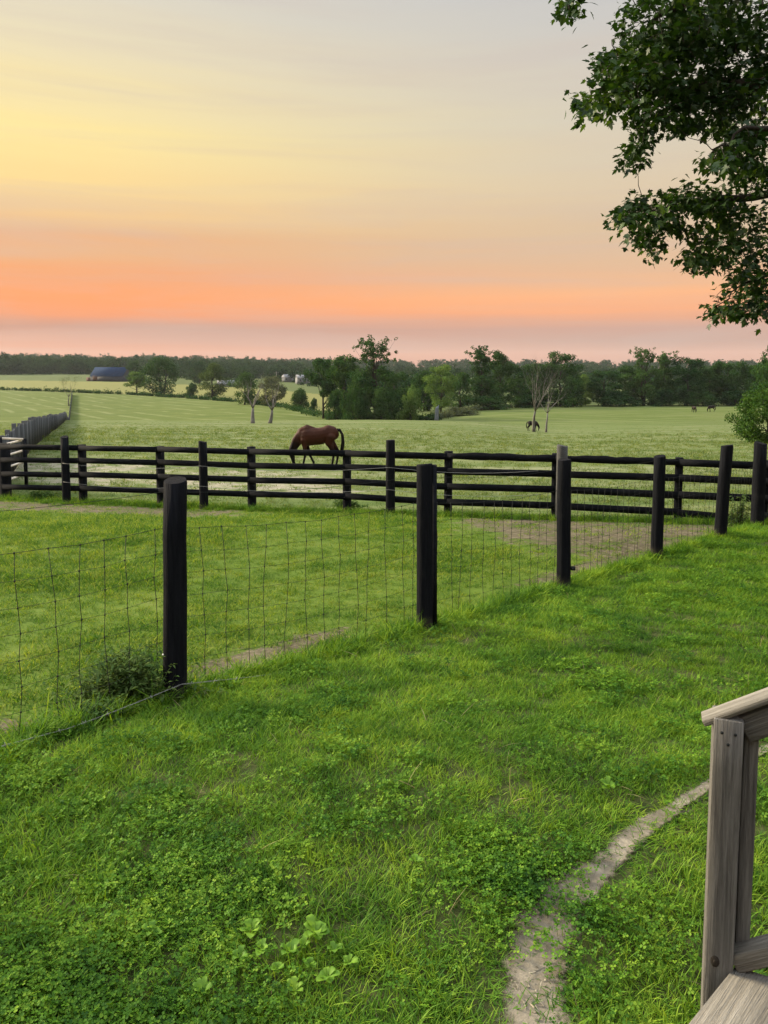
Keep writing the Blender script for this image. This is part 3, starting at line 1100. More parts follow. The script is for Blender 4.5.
# ------------------------------------------------------------------ wire fence with black round posts
def round_post(base, top_z, r, lean=(0, 0), n=18, seed=0):
    rnd = random.Random(seed)
    mb = MB()
    h = top_z - base.z
    zs = [-0.35, 0.0, 0.25 * h, 0.5 * h, 0.75 * h, h - 0.012, h]
    pts, rad = [], []
    for z in zs:
        t = z / h
        pts.append(Vector((lean[0] * t + rnd.uniform(-0.003, 0.003), lean[1] * t + rnd.uniform(-0.003, 0.003), z)))
        rad.append(r * (1.04 - 0.06 * t))
    rad[-1] *= 0.94
    mb.tube(pts, rad, n)
    return mb


wf = empty('wire_fence', WP[1][0])
tag(wf, 'woven wire fence on thick black round posts crossing between the lawn and the paddock', 'fence')
org = WP[1][0]
leans = [(0, 0), (0.035, 0), (-0.01, 0), (-0.02, 0), (0.0, 0), (0.06, 0.02), (0.0, 0)]
for i, (b, tz, r) in enumerate(WP):
    o = round_post(b, tz, r, leans[i], seed=i).build('post', M['black'], wf, True)
    flat_caps(o)
    o.location = b - org
    o['label'] = ['black round post past the left edge of the photo', 'nearest and tallest black round post, with weeds at its foot',
                  'second black round post from the nearest, with a board nailed to its right side', 'third black round post from the nearest',
                  'fourth black round post from the nearest', 'leaning black round post on the rise of the lawn',
                  'thick black corner post where wire meets rails'][i]
# half-round board nailed to the second post
mb = MB()
b, tz, r = WP[2]
mb.bar(b + Vector((r + 0.014, 0.0, -0.2)), Vector((b.x + r + 0.002, b.y, tz - 0.008)), 0.07, 0.036, up=Vector((1, 0, 0)))
mb.build('post_board', M['black_board'], wf, origin=org)

HT = [1.05, 0.90, 0.76, 0.62, 0.48, 0.34, 0.20, 0.07]


def wire_panel(a, b, seed):
    """stays, line wires and knots between two posts"""
    rnd = random.Random(seed)
    A, B = a[0], b[0]
    L = (B - A).length
    off = Vector(((B - A).y, -(B - A).x, 0)).normalized() * -(a[2] + 0.006)      # on the paddock side
    mb = MB()

    def P(t, h, dx=0.0):
        p = A.lerp(B, t) + off
        bz = gz(p.x, p.y)
        base = A.z + (B.z - A.z) * t
        return Vector((p.x, p.y, 0.35 * bz + 0.65 * base + h - 0.05 * math.sin(math.pi * t))) + (B - A).normalized() * dx
    n = max(3, int(round(L / 0.165)))
    ts = [(i + 0.6) / n + rnd.uniform(-0.006, 0.006) for i in range(n)]
    wob = {}
    for i, t in enumerate(ts):
        x = 0.0
        for j in range(len(HT)):
            x += rnd.uniform(-0.017, 0.017)
            wob[i, j] = x
    for i, t in enumerate(ts):
        if t < 1:
            mb.tube([P(t, HT[j] + rnd.uniform(-0.004, 0.004), wob[i, j]) for j in range(len(HT))], 0.0020, 4)
    for j, h in enumerate(HT):
        pts = [P(0, h)]
        for i, t in enumerate(ts):
            if t < 1:
                pts.append(P(t, h + rnd.uniform(-0.006, 0.006), wob[i, j]))
        pts.append(P(1, h))
        mb.tube(pts, 0.0010 if j else 0.0015, 4)
        for q in pts[1:-1]:
            mb.box(q, (0.0032, 0.0032, 0.005), jit=0.001, rnd=rnd)
    return mb


for i in range(len(WP) - 1):
    wire_panel(WP[i], WP[i + 1], 40 + i).build('wire_mesh', M['wire'], wf, origin=org)
    a, b = WP[i], WP[i + 1]
    mb = MB()
    pts = []
    side = Vector(((b[0] - a[0]).y, -(b[0] - a[0]).x, 0)).normalized()
    for s in np.linspace(0, 1, 12):
        p = a[0].lerp(b[0], float(s)) - side * a[2]
        pts.append(Vector((p.x, p.y, a[0].z + (b[0].z - a[0].z) * s + 1.27 + 0.02 * math.sin(3 * s) - 0.06 * math.sin(math.pi * s))))
    mb.tube(pts, 0.0014, 4)
    mb.build('top_wire', M['wire'], wf, origin=org)
# pale barbed strand low on the lawn side
for i in range(0, 2):
    a, b = WP[i], WP[i + 1]
    rnd = random.Random(70 + i)
    side = Vector(((b[0] - a[0]).y, -(b[0] - a[0]).x, 0)).normalized()
    mb = MB()
    ptsA, ptsB = [], []
    N = 70
    for s in range(N + 1):
        t = s / N
        p = a[0].lerp(b[0], t) + side * (a[2] + 0.012)
        z = max(a[0].z + (b[0].z - a[0].z) * t + (0.11 if i == 0 else 0.11 - 0.12 * min(1, t * 1.6)) - 0.05 * math.sin(math.pi * t), gz(p.x, p.y) + (0.045 if i == 0 else 0.0))
        ph = s * 1.3
        ptsA.append(Vector((p.x, p.y + 0.0025 * math.cos(ph), z + 0.0025 * math.sin(ph))))
        ptsB.append(Vector((p.x, p.y - 0.0025 * math.cos(ph), z - 0.0025 * math.sin(ph))))
        if s % 5 == 2:
            for q in range(2):
                d = Vector((rnd.uniform(-1, 1), rnd.uniform(-1, 1), rnd.uniform(-1, 1))).normalized() * 0.014
                mb.tube([Vector((p.x, p.y, z)) - d, Vector((p.x, p.y, z)) + d], 0.0012, 4)
    mb.tube(ptsA, 0.0012, 4)
    mb.tube(ptsB, 0.0012, 4)
    mb.build('barbed_wire', M['wire_pale'], wf, origin=org)
mb = MB()
b = WP[1][0]
mb.ball(Vector((b.x - 0.045, b.y - WP[1][2] - 0.001, b.z + 0.30)), 0.006, 8, 6)
mb.build('staple', M['nail'], wf, origin=org)
mb = MB()
b = WP[3][0]
mb.box(Vector((b.x + WP[3][2] + 0.02, b.y - 0.02, b.z + 0.22)), (0.022, 0.02, 0.018))
mb.build('insulator', M['wire'], wf, origin=org)

# ------------------------------------------------------------------ four-rail fence
PXT = [-90, 5, 83, 161, 252, 347, 448, 555, 677, 757, 850]
ROWS = [[445.3, 446.5, 447.5, 449, 451.5, 453.3, 455.5, 457.6, 461.6, 465, 470],
        [458.6, 459.5, 460.3, 462, 465.2, 466.7, 470.3, 473.4, 477.7, 481, 487],
        [472.4, 473.3, 474.3, 476.5, 479.3, 481.3, 486, 489, 494.3, 498, 505],
        [485, 486, 488, 490, 493.6, 495.5, 501.3, 504.7, 511.5, 514.5, 522]]
rf = empty('rail_fence', Vector((RA.x, RA.y, gz(RA.x, RA.y))))
tag(rf, 'black four-rail wooden fence between the paddock and the meadow with the horses', 'fence')
org = rf.location.copy()
rdir = Vector((RB.x - RA.x, RB.y - RA.y, 0)).normalized()
rnrm = Vector((rdir.y, -rdir.x, 0))        # towards the camera
rz = math.atan2(rdir.y, rdir.x)
rotz = Matrix.Rotation(rz, 3, 'Z')
rnd = random.Random(8)
stations = [5, 83, 161, 252, 347, 448, 555, 677, 762, 850]
for i, px in enumerate(stations):
    p = rail_xy(px)
    g = gz(p.x, p.y)
    top = ray_at(px, np.interp(px, PXT, ROWS[0]), p.y).z + 0.085 + rnd.uniform(-0.02, 0.03)
    if px == 5:
        top = ray_at(5, 443.5, p.y).z
    mb = MB()
    hw = 0.075 if px != 5 else 0.11
    mb.bar(Vector((0, 0, -0.3)), Vector((rnd.uniform(-0.01, 0.01), 0, top - g)), hw * 2, hw * 1.9, up=rdir, seg=4, wav=0.004, rnd=rnd)
    o = mb.build('post', M['black'], rf)
    o.location = Vector((p.x, p.y, g)) - org
rail_names = ['top_rail', 'rail', 'rail', 'rail']
for i in range(len(stations) - 1):
    a, b = rail_xy(stations[i]), rail_xy(stations[i + 1])
    for r in range(4):
        za = ray_at(stations[i], np.interp(stations[i], PXT, ROWS[r]), a.y).z
        zb = ray_at(stations[i + 1], np.interp(stations[i + 1], PXT, ROWS[r]), b.y).z
        A = Vector((a.x, a.y, za + rnd.uniform(-0.012, 0.012))) + rnrm * 0.094 + rdir * 0.003
        B = Vector((b.x, b.y, zb + rnd.uniform(-0.012, 0.012))) + rnrm * 0.094 - rdir * 0.003
        c = (A + B) / 2
        mb = MB()
        rough = 0.016 if (r == 0 and stations[i] in (555, 448)) else 0.002
        if r == 3 and stations[i] == 677:
            B = ray_at(729, 517.5, b.y + 0.3)
        mb.bar(A - c, B - c, 0.034, 0.134, seg=12 if rough > 0.01 else 3, wav=rough, rnd=rnd)
        o = mb.build('rail', M['black_board'], rf)
        o.location = c - org
# the fallen rail end by the leaning post
mb = MB()
A, B = ray_at(729, 519, 13.3), ray_at(751, 528, 13.0)
mb.bar(A, B, 0.034, 0.13, seg=3, wav=0.01, rnd=rnd)
tag(mb.build('rail', M['black_board'], rf, origin=org), 'broken bottom rail sloping down to the ground')
# tall round posts set along the near face of the rails, carrying a strand
TALL = [(75, 437, 500.5), (211, 441.5, 505.5), (395, 440, 511.5), (562.5, 445.5, 518)]
tops = []
for px, yt, yb in TALL:
    p = rail_xy(px) + rnrm * 0.30
    g = gz(p.x, p.y)
    tz = ray_at(px, yt, p.y).z
    o = round_post(Vector((p.x, p.y, g)), tz, 0.098 if px != 562.5 else 0.105, (0, 0), 14, int(px)).build('tall_post', M['greyfence'] if px == 562.5 else M['black'], rf, True)
    flat_caps(o)
    o.location = Vector((p.x, p.y, g)) - org
    tops.append(Vector((p.x, p.y, 0)))
for h in (1.02, 0.55):
    mb = MB()
    pts = []
    for a, b in zip(tops[:-1], tops[1:]):
        for s in np.linspace(0, 1, 8, endpoint=False):
            p = a.lerp(b, float(s)) + rnrm * 0.105
            pts.append(Vector((p.x, p.y, gz(a.x, a.y) * (1 - s) + gz(b.x, b.y) * s + h - 0.10 * math.sin(math.pi * s))))
    mb.tube(pts, 0.003, 4)
    mb.build('strand_wire', M['wire_pale'], rf, origin=org)

# ------------------------------------------------------------------ grey board fence running away on the left
bf = empty('board_fence', Vector((-2.38 - 0.4135 * 19.6, 19.6, gz(-10.5, 19.6))))
tag(bf, 'long solid grey plank fence running away up the slope on the left', 'fence')
org = bf.location.copy()
rnd = random.Random(15)
ys = [20.2]
while ys[-1] < 300:
    ys.append(ys[-1] + (2.25 if ys[-1] < 140 else 4.5))
prev = None
for i, y in enumerate(ys):
    x = -2.38 - 0.4135 * y
    g = gz(x, y)
    if i < 60:
        mb = MB()
        mb.bar(Vector((0, 0, -0.3)), Vector((rnd.uniform(-.02, .02), rnd.uniform(-.02, .02), 1.45 + rnd.uniform(-0.04, 0.06))), 0.15, 0.15, up=Vector((0.38, -0.92, 0)))
        o = mb.build('post', M['greyfence'], bf)
        o.location = Vector((x, y, g)) - org
    cur = Vector((x, y, g))
    if prev is not None:
        mb = MB() if i < 60 or i == 60 else mb
        if i == 60:
            mb = MB()
        L = (cur - prev).length
        npl = max(1, int(L / (0.16 if cur.y < 80 else 0.3)))
        dv = (cur - prev) / npl
        for q in range(npl):
            c0 = prev + dv * (q + 0.5) + Vector((0.10 + rnd.uniform(-0.012, 0.012), 0.04, 0))
            hh = 1.38 + rnd.uniform(-0.03, 0.03)
            e0 = dv * 0.47
            mb.bar(c0 + Vector((0, 0, 0.02)), c0 + Vector((0, 0, hh)), 0.02, 2 * Vector((e0.x, e0.y)).length, up=Vector((dv.x, dv.y, 0)).normalized())
        if i >= 60:
            mb.bar(cur + Vector((0, 0, -0.2)), cur + Vector((0, 0, 1.45)), 0.15, 0.15, up=Vector((0.38, -0.92, 0)))
        if i < 60:
            mb.build('board_panel', M['planks'], bf, origin=org)
    prev = cur
mb.build('board_panel', M['planks'], bf, origin=org)

# pale worn gate standing open behind the left end of the rails
gp = ray_at(9.5, 497, 20.3)
gt = empty('gate', Vector((gp.x, gp.y, gz(gp.x, gp.y))))
tag(gt, 'pale weathered wooden gate standing open behind the left end of the black rails', 'gate')
org = gt.location.copy()
gd = Vector((-0.22, 1.0, 0)).normalized()


def gl(h, t):
    return Vector((0, 0, h)) + gd * t


for h, l in ((1.36, 1.0), (1.05, 1.0), (0.72, 1.0), (0.36, 1.0)):
    mb = MB()
    mb.bar(gl(h, 0), gl(h, l) + Vector((0.14, 0, 0)), 0.03, 0.055, seg=2)
    mb.build('gate_rail', M['pale_paint'], gt)
mb = MB()
mb.bar(gl(1.52, -0.05) + Vector((-0.13, 0, 0)), gl(1.40, 0.95) + Vector((0.18, 0, 0)), 0.04, 0.055)
mb.build('brace', M['pale_paint'], gt)
mb = MB()
mb.bar(gl(-0.02, 1.0) + Vector((0.20, 0.05, 0)), gl(1.40, 1.0) + Vector((0.20, 0.05, 0)), 0.09, 0.06, up=gd)
mb.build('end_stile', M['black'], gt)
mb = MB()
mb.bar(gl(-0.02, 0) + Vector((-0.14, -0.07, 0)), gl(1.55, 0) + Vector((-0.14, -0.07, 0)), 0.07, 0.06, up=gd)
mb.build('hinge_stile', M['black'], gt)


# ------------------------------------------------------------------ wooden steps with a railing, bottom right
st = empty('wooden_steps', Vector((0.925, 1.86, gz(0.925, 1.86))))
tag(st, 'weathered grey wooden steps with a sloping handrail at the bottom right', 'steps')
o0 = st.location.copy()
a_ = R(21)
run = Vector((math.cos(a_), -math.sin(a_), 0))
acr = Vector((math.sin(a_), math.cos(a_), 0))          # away from the camera, across the steps
UPZ = Vector((0, 0, 1))


def board(name, a, b, wd, ht, up, m, parent=st, bev=0.004, knot=None):
    """a single timber with its grain along local X and eased edges"""
    a, b = Vector(a), Vector(b)
    d = (b - a).normalized()
    side = d.cross(up).normalized()
    u = side.cross(d).normalized()
    L = (b - a).length
    V, Fc = [], []
    prof = []
    for sx, su in ((-1, -1), (1, -1), (1, 1), (-1, 1)):
        cx, cz = sx * (wd / 2 - bev), su * (ht / 2 - bev)
        for q in range(3):
            an = math.atan2(su, sx) + (q - 1) * 0.7
            prof.append((cx + bev * math.cos(an), cz + bev * math.sin(an)))
    n = len(prof)
    xs = [-L / 2, -L / 2 + bev * 0.6] + [-L / 2 + L * i / 8 for i in range(1, 8)] + [L / 2 - bev * 0.6, L / 2]
    for i, x in enumerate(xs):
        s = 0.94 if i in (0, len(xs) - 1) else 1.0
        for y, z in prof:
            V.append((x, y * s, z * s))
    for i in range(len(xs) - 1):
        for j in range(n):
            Fc.append((i * n + j, (i + 1) * n + j, (i + 1) * n + (j + 1) % n, i * n + (j + 1) % n))
    Fc.append(tuple(reversed(range(n)))[::-1])
    Fc.append(tuple((len(xs) - 1) * n + j for j in reversed(range(n))))
    me = mesh_np(name, V, Fc)
    o = link(name, me, m, parent)
    mt = Matrix((d, side, u)).transposed().to_4x4()
    mt.translation = (a + b) / 2 - o0
    o.matrix_local = mt
    return o


NB = Vector((0.917, 1.90, 0))
newel_top = CAM_H - 0.925
board('newel_post', Vector((NB.x, NB.y, gz(NB.x, NB.y) - 0.15)), Vector((NB.x, NB.y, newel_top)), 0.072, 0.086, acr, M['greywood'])
q = NB + run * 0.060 + acr * 0.050
board('post_board', Vector((q.x, q.y, CAM_H - 1.64)), Vector((q.x, q.y, newel_top - 0.012)), 0.036, 0.088, acr, M['greywood'])
SL = 0.60
sl = (run + UPZ * SL).normalized()
t0 = Vector((NB.x, NB.y, newel_top)) + acr * -0.004
board('handrail_cap', t0 - sl * 0.070 + UPZ * 0.012, t0 + sl * 1.55 + UPZ * 0.011, 0.062, 0.018, UPZ, M['treadwood'])
t1 = Vector((NB.x, NB.y, newel_top - 0.03)) + run * 0.038
board('top_rail', t1 + UPZ * -0.003, t1 + sl * 1.4 + UPZ * -0.003, 0.036, 0.07, UPZ, M['greywood'])
t2 = Vector((NB.x, NB.y, CAM_H - 1.605)) + run * 0.037 - acr * 0.01
board('bottom_rail', t2, t2 + sl * 1.4, 0.05, 0.052, UPZ, M['treadwood'])
face = -acr * 0.0435
mb = MB()
mb.ball((0, 0, 0), 0.011, 14, 9, (1.0, 0.22, 1.5))
mb.ball((0.0, -0.0016, 0.001), 0.005, 10, 7, (1.0, 0.30, 1.2))
o = mb.build('knot', M['bark'], st, True)
o.location = Vector((NB.x, NB.y, CAM_H - 1.60)) + face - run * 0.010 - o0
o.rotation_euler = (0, 0, -a_)
for dz, dx in ((-0.035, -0.016), (-0.035, 0.016), (-0.065, 0.0)):
    mb = MB()
    mb.tube([(0, 0.002, 0), (0, -0.0012, 0)], [0.0042, 0.0038], 10)
    o = mb.build('screw', M['wire'], st)
    o.location = Vector((NB.x, NB.y, newel_top + dz)) + face + run * dx - o0
    o.rotation_euler = (0, 0, -a_)
for i in range(5):
    q = NB + run * (0.165 + 0.13 * i)
    zb = CAM_H - 1.605 + SL * (0.165 + 0.13 * i) + 0.02
    board('baluster', Vector((q.x, q.y, zb - 0.0)), Vector((q.x, q.y, zb + 0.60)), 0.036, 0.036, acr, M['greywood'])


def tread(name, pts, z, th, m):
    """board cut to the outline pts (plan), grain along its length"""
    c = sum((Vector(p) for p in pts), Vector((0, 0))) / len(pts)
    ang = math.atan2(-0.70, -0.72)
    ca, sa = math.cos(ang), math.sin(ang)
    V = []
    n = len(pts)

    def loc(p, inset=0.0):
        v = (Vector(p) - c) * (1 - inset)
        return (v.x * ca + v.y * sa, -v.x * sa + v.y * ca)
    for zz, ins in ((-th, 0), (-0.004, 0), (0, 0.012)):
        for p in pts:
            x, y = loc(p, ins)
            V.append((x, y, zz))
    Fc = [tuple(reversed(range(n))), tuple(2 * n + i for i in range(n))]
    for l in range(2):
        for i in range(n):
            Fc.append((l * n + i, l * n + (i + 1) % n, (l + 1) * n + (i + 1) % n, (l + 1) * n + i))
    o = link(name, mesh_np(name, V, Fc), m, st)
    o.location = Vector((c.x, c.y, z)) - o0
    o.rotation_euler = (0, 0, ang)
    return o


tz = CAM_H - 1.62
tread('tread', [(0.952, 1.873), (1.242, 1.738), (0.778, 1.326), (0.488, 1.461)][::-1], tz, 0.036, M['treadwood'])
tread('tread', [(1.249, 1.735), (1.50, 1.62), (1.036, 1.206), (0.785, 1.323)][::-1], tz + 0.17, 0.036, M['treadwood'])
up_ = run * 1.26
board('newel_post', Vector((NB.x + up_.x, NB.y + up_.y, gz(NB.x + up_.x, NB.y + up_.y) - 0.15)), Vector((NB.x + up_.x, NB.y + up_.y, newel_top + SL * 1.26 + 0.02)), 0.086, 0.086, acr, M['greywood'])
for i_ in (1, 2):
    d_ = Vector((0.262, -0.122)) * i_
    tread('tread', [(1.249 + d_.x, 1.735 + d_.y), (1.50 + d_.x, 1.62 + d_.y), (1.036 + d_.x, 1.206 + d_.y), (0.785 + d_.x, 1.323 + d_.y)][::-1], tz + 0.17 * (i_ + 1), 0.036, M['treadwood'])
board('stringer', Vector((0.99, 1.815, tz - 0.16)), Vector((2.05, 1.32, tz + 0.46)), 0.036, 0.16, UPZ, M['greywood'])
board('riser', Vector((0.53, 1.465, tz - 0.105)), Vector((0.94, 1.835, tz - 0.105)), 0.02, 0.13, UPZ, M['greywood'])

# ------------------------------------------------------------------ weeds at the foot of posts
def weed_clump(px, Yd, W, H, n, seed, label, leaf=0.05):
    p = ground_at(px, Yd)
    rnd = random.Random(seed)
    st_ = MB()
    V, Fc = [], []
    for i in range(n):
        a = rnd.uniform(0, 6.283)
        bx, by = rnd.gauss(0, W * 0.32), rnd.gauss(0, W * 0.16)
        h = H * rnd.uniform(0.4, 1.0) * math.exp(-(bx / W) ** 2 * 1.2)
        tx, ty = bx + rnd.gauss(0, 0.10), by + rnd.gauss(0, 0.08)
        bz = gz(p.x + bx, p.y + by) - p.z
        pts = []
        for s in range(5):
            t = s / 4
            pts.append(Vector((bx + (tx - bx) * t * t, by + (ty - by) * t * t, bz - 0.01 + h * (t - 0.12 * t * t))))
        st_.tube(pts, [0.0028, 0.0025, 0.002, 0.0016, 0.001], 4, False)
        for s in range(int(10 + h * 26)):
            t = rnd.uniform(0.12, 1)
            f = t * 4
            q = pts[min(int(f), 3)].lerp(pts[min(int(f) + 1, 4)], f - int(f))
            yaw, pit = rnd.uniform(0, 6.283), rnd.uniform(-0.5, 0.7)
            L = leaf * rnd.uniform(0.5, 1.2)
            d = Vector((math.cos(yaw) * math.cos(pit), math.sin(yaw) * math.cos(pit), math.sin(pit)))
            sd = d.cross(Vector((0, 0, 1))).normalized() * L * rnd.uniform(0.13, 0.22)
            b = len(V)
            V += [tuple(q), tuple(q + d * L * 0.45 + sd), tuple(q + d * L - Vector((0, 0, L * 0.25))), tuple(q + d * L * 0.45 - sd)]
            Fc.append((b, b + 1, b + 2, b + 3))
    off = len(V)
    V += [tuple(v) for v in st_.v]
    Fc += [tuple(off + j for j in f) for f in st_.f]
    ob = link('weed_clump', mesh_np('weed_clump', V, Fc), M['weed'])
    ob.location = p
    tag(ob, label, 'weed')


weed_clump(132, 4.36, 0.48, 0.43, 170, 1, 'bushy grey-green weeds at the foot of the nearest black post', 0.05)
weed_clump(95, 4.05, 0.24, 0.16, 54, 2, 'low weeds under the wire left of the nearest post', 0.045)
weed_clump(347, 16.8, 0.45, 0.42, 60, 3, 'weeds at the foot of a rail post in front of the bay horse', 0.09)
weed_clump(40, 19.0, 0.8, 0.30, 60, 4, 'low weeds at the left end of the black rails', 0.09)
weed_clump(738, 12.9, 0.30, 0.70, 40, 5, 'tall thin weeds between the leaning post and the corner post', 0.07)


# ------------------------------------------------------------------ horses
def capsule(mb, a, b, ra, rb, n=14, m=5, sq=1.0):
    a, b = Vector(a), Vector(b)
    pts, rad = [], []
    d = (b - a).normalized()
    for i in range(m):
        t = math.pi / 2 * (1 - i / m)
        pts.append(a - d * ra * math.sin(t))
        rad.append(max(ra * math.cos(t), 0.002))
    pts += [a, b]
    rad += [ra, rb]
    for i in range(1, m + 1):
        t = math.pi / 2 * i / m
        pts.append(b + d * rb * math.sin(t))
        rad.append(max(rb * math.cos(t), 0.002))
    base = len(mb.v)
    mb.tube(pts, rad, n)
    if sq != 1.0:
        for i in range(base, len(mb.v)):
            v = mb.v[i]
            mb.v[i] = Vector((v.x, v.y * sq, v.z))


def fuse(mb, name, voxel, it):
    """union of overlapping shapes as one smooth continuous skin"""
    V = np.array([tuple(p) for p in mb.v], np.float32)
    me = mesh_np(name + '_raw', V, mb.f)
    o = bpy.data.objects.new(name + '_raw', me)
    COL.objects.link(o)
    r = o.modifiers.new('r', 'REMESH')
    r.mode = 'VOXEL'
    r.voxel_size = voxel
    s = o.modifiers.new('s', 'SMOOTH')
    s.factor = 0.5
    s.iterations = it
    dg = bpy.context.evaluated_depsgraph_get()
    ev = o.evaluated_get(dg)
    out = bpy.data.meshes.new_from_object(ev)
    out.name = name
    bpy.data.objects.remove(o, do_unlink=True)
    return out


def horse_body():
    mb = MB()
    c = lambda a, b, ra, rb, sq=1.0: capsule(mb, a, b, ra, rb, sq=sq)
    # barrel, chest, croup (faces -X)
    c((-0.38, 0, 1.135), (0.10, 0, 1.150), 0.350, 0.318, 0.86)
    c((0.05, 0, 1.165), (0.48, 0, 1.25), 0.302, 0.295, 0.92)
    c((0.40, 0, 1.30), (0.58, 0, 1.22), 0.27, 0.22, 0.92)
    c((-0.52, 0, 1.20), (-0.40, 0, 1.34), 0.27, 0.22, 0.80)
    c((-0.62, 0, 1.32), (-0.40, 0, 1.49), 0.15, 0.10, 0.55)
    c((-0.40, 0, 1.49), (-0.15, 0, 1.40), 0.10, 0.10, 0.6)
    # neck reaching down to the grass
    c((-0.52, 0, 1.24), (-0.76, 0, 1.00), 0.27, 0.205, 0.66)
    c((-0.76, 0, 1.00), (-0.93, 0, 0.70), 0.200, 0.150, 0.62)
    c((-0.93, 0, 0.70), (-0.97, 0, 0.56), 0.145, 0.13, 0.72)
    # head
    c((-0.985, 0, 0.55), (-0.945, 0, 0.36), 0.122, 0.092, 0.80)
    c((-0.945, 0, 0.36), (-0.905, 0, 0.14), 0.085, 0.060, 0.85)
    c((-0.905, 0, 0.14), (-0.895, 0, 0.10), 0.064, 0.058, 0.95)
    for s in (-1, 1):
        c((-0.985, 0.055 * s, 0.64), (-1.03, 0.085 * s, 0.76), 0.030, 0.010)       # ears
        # forelegs
        fx_, kx = (-0.50, -0.47) if s < 0 else (-0.44, -0.32)
        hx = fx_ - 0.06 if s < 0 else -0.18
        c((fx_, 0.15 * s, 1.02), (fx_ + 0.01, 0.14 * s, 0.80), 0.145, 0.095)
        c((fx_ + 0.01, 0.14 * s, 0.82), (kx, 0.13 * s, 0.48), 0.094, 0.060)
        c((kx, 0.13 * s, 0.50), (kx, 0.13 * s, 0.44), 0.062, 0.057)
        c((kx, 0.13 * s, 0.46), (hx + 0.02, 0.13 * s, 0.14), 0.050, 0.044)
        c((hx + 0.02, 0.13 * s, 0.14), (hx, 0.13 * s, 0.06), 0.042, 0.045)
        c((hx, 0.13 * s, 0.05), (hx - 0.02, 0.13 * s, 0.015), 0.052, 0.060)
        # hind legs: stifle forward, hock back, upright shank
        ox = 0.0 if s < 0 else 0.17
        c((0.48, 0.15 * s, 1.12), (0.40 + ox * 0.5, 0.16 * s, 0.90), 0.20, 0.125)
        c((0.42 + ox * 0.5, 0.15 * s, 0.92), (0.58 + ox, 0.14 * s, 0.56), 0.135, 0.070)
        c((0.60 + ox, 0.14 * s, 0.56), (0.60 + ox, 0.14 * s, 0.50), 0.069, 0.060)
        c((0.60 + ox, 0.14 * s, 0.52), (0.54 + ox, 0.14 * s, 0.15), 0.055, 0.046)
        c((0.54 + ox, 0.14 * s, 0.15), (0.51 + ox, 0.14 * s, 0.06), 0.042, 0.046)
        c((0.51 + ox, 0.14 * s, 0.05), (0.49 + ox, 0.14 * s, 0.015), 0.052, 0.062)
    return fuse(mb, 'horse', 0.022, 5)


def coat(name, c1, c2, dark):
    """bay coat: body colour with dark legs, knees and muzzle"""
    m, k = mat(name)
    co = k.n('ShaderNodeTexCoord').outputs['Object']
    se = k.n('ShaderNodeSeparateXYZ', {0: co})
    f = k.noise(co, 3.5, 4.0, 0.6)
    f2 = k.noise(k.scalev(co, (20, 20, 60)), 2.0, 3.0, 0.6)
    col = k.ramp(f, [(0.3, c1 + (1,)), (0.7, c2 + (1,))])
    zl = k.math('ADD', se.outputs[2], k.math('MULTIPLY', k.math('SUBTRACT', f, 0.5), 0.25))
    col = k.mix(k.smooth(zl, 0.55, 0.86, 1.0, 0.0), col, dark + (1,))
    hd = k.math('MULTIPLY', k.smooth(se.outputs[0], -0.62, -0.80), k.smooth(se.outputs[2], 1.15, 0.85))
    col = k.mix(k.math('MULTIPLY', hd, 0.75), col, dark + (1,))
    finish(k, col, 0.65, f2, 0.1, 0.004, 0.10)
    return m


M['bay'] = coat('bay coat', (0.0255, 0.0086, 0.0045), (0.0465, 0.0158, 0.0083), (0.0037, 0.0034, 0.0034))
M['darkbay'] = coat('dark brown coat', (0.008, 0.006, 0.005), (0.014, 0.009, 0.007), (0.005, 0.004, 0.004))
M['hair'] = flat('black horse hair', (0.007, 0.006, 0.006), 0.8, 0.05, nz=0.4, sc=30)


def make_horse():
    h = empty('horse', (0, 0, 0))
    body = link('body', horse_body(), M['bay'], h, True)
    rnd = random.Random(3)
    tl = MB()
    for i in range(60):
        a = rnd.uniform(0, 6.283)
        r = 0.045 * math.sqrt(rnd.random())
        oy, ox = r * math.cos(a), r * math.sin(a)
        e = rnd.uniform(0.35, 0.62)
        pts = [Vector((0.72, oy * 0.4, 1.40 + ox * 0.4)), Vector((0.83, oy, 1.36 + ox)), Vector((0.92 + ox * 0.6, oy * 1.3, 1.20)),
               Vector((0.94 + ox * 0.9, oy * 1.6, 0.92)), Vector((0.91 + ox * 1.2, oy * 1.7, 0.70)), Vector((0.88 + ox * 1.2, oy * 1.4, e))]
        tl.tube(pts, [0.020, 0.026, 0.026, 0.026, 0.020, 0.006], 5)
    tl.build('tail', M['hair'], h, True)
    mn = MB()
    crest = [Vector((-0.40, 0, 1.55)), Vector((-0.62, 0, 1.42)), Vector((-0.80, 0, 1.20)), Vector((-0.95, 0, 0.96)), Vector((-1.04, 0, 0.72)), Vector((-1.07, 0, 0.60))]
    for i in range(90):
        t = rnd.random() * 4.99
        p = crest[int(t)].lerp(crest[int(t) + 1], t - int(t))
        s = 1 if rnd.random() < 0.7 else -1
        L = rnd.uniform(0.14, 0.28)
        pts = [p + Vector((0.03, 0, -0.03)), p + Vector((-0.005, 0.035 * s, 0.012)), p + Vector((0.02, 0.10 * s, -L * 0.5)), p + Vector((0.05, 0.125 * s, -L))]
        mn.tube(pts, [0.012, 0.014, 0.012, 0.003], 5)
    mn.build('mane', M['hair'], h, True)
    return h


h1 = make_horse()
p = ground_at(318, 27.6)
h1.location = p
h1.rotation_euler = (0, 0, R(4))
h1.scale = (1.0, 1.0, 1.0)
tag(h1, 'glossy bay horse with black legs grazing close behind the black rails', 'horse', 'horses grazing in the field')


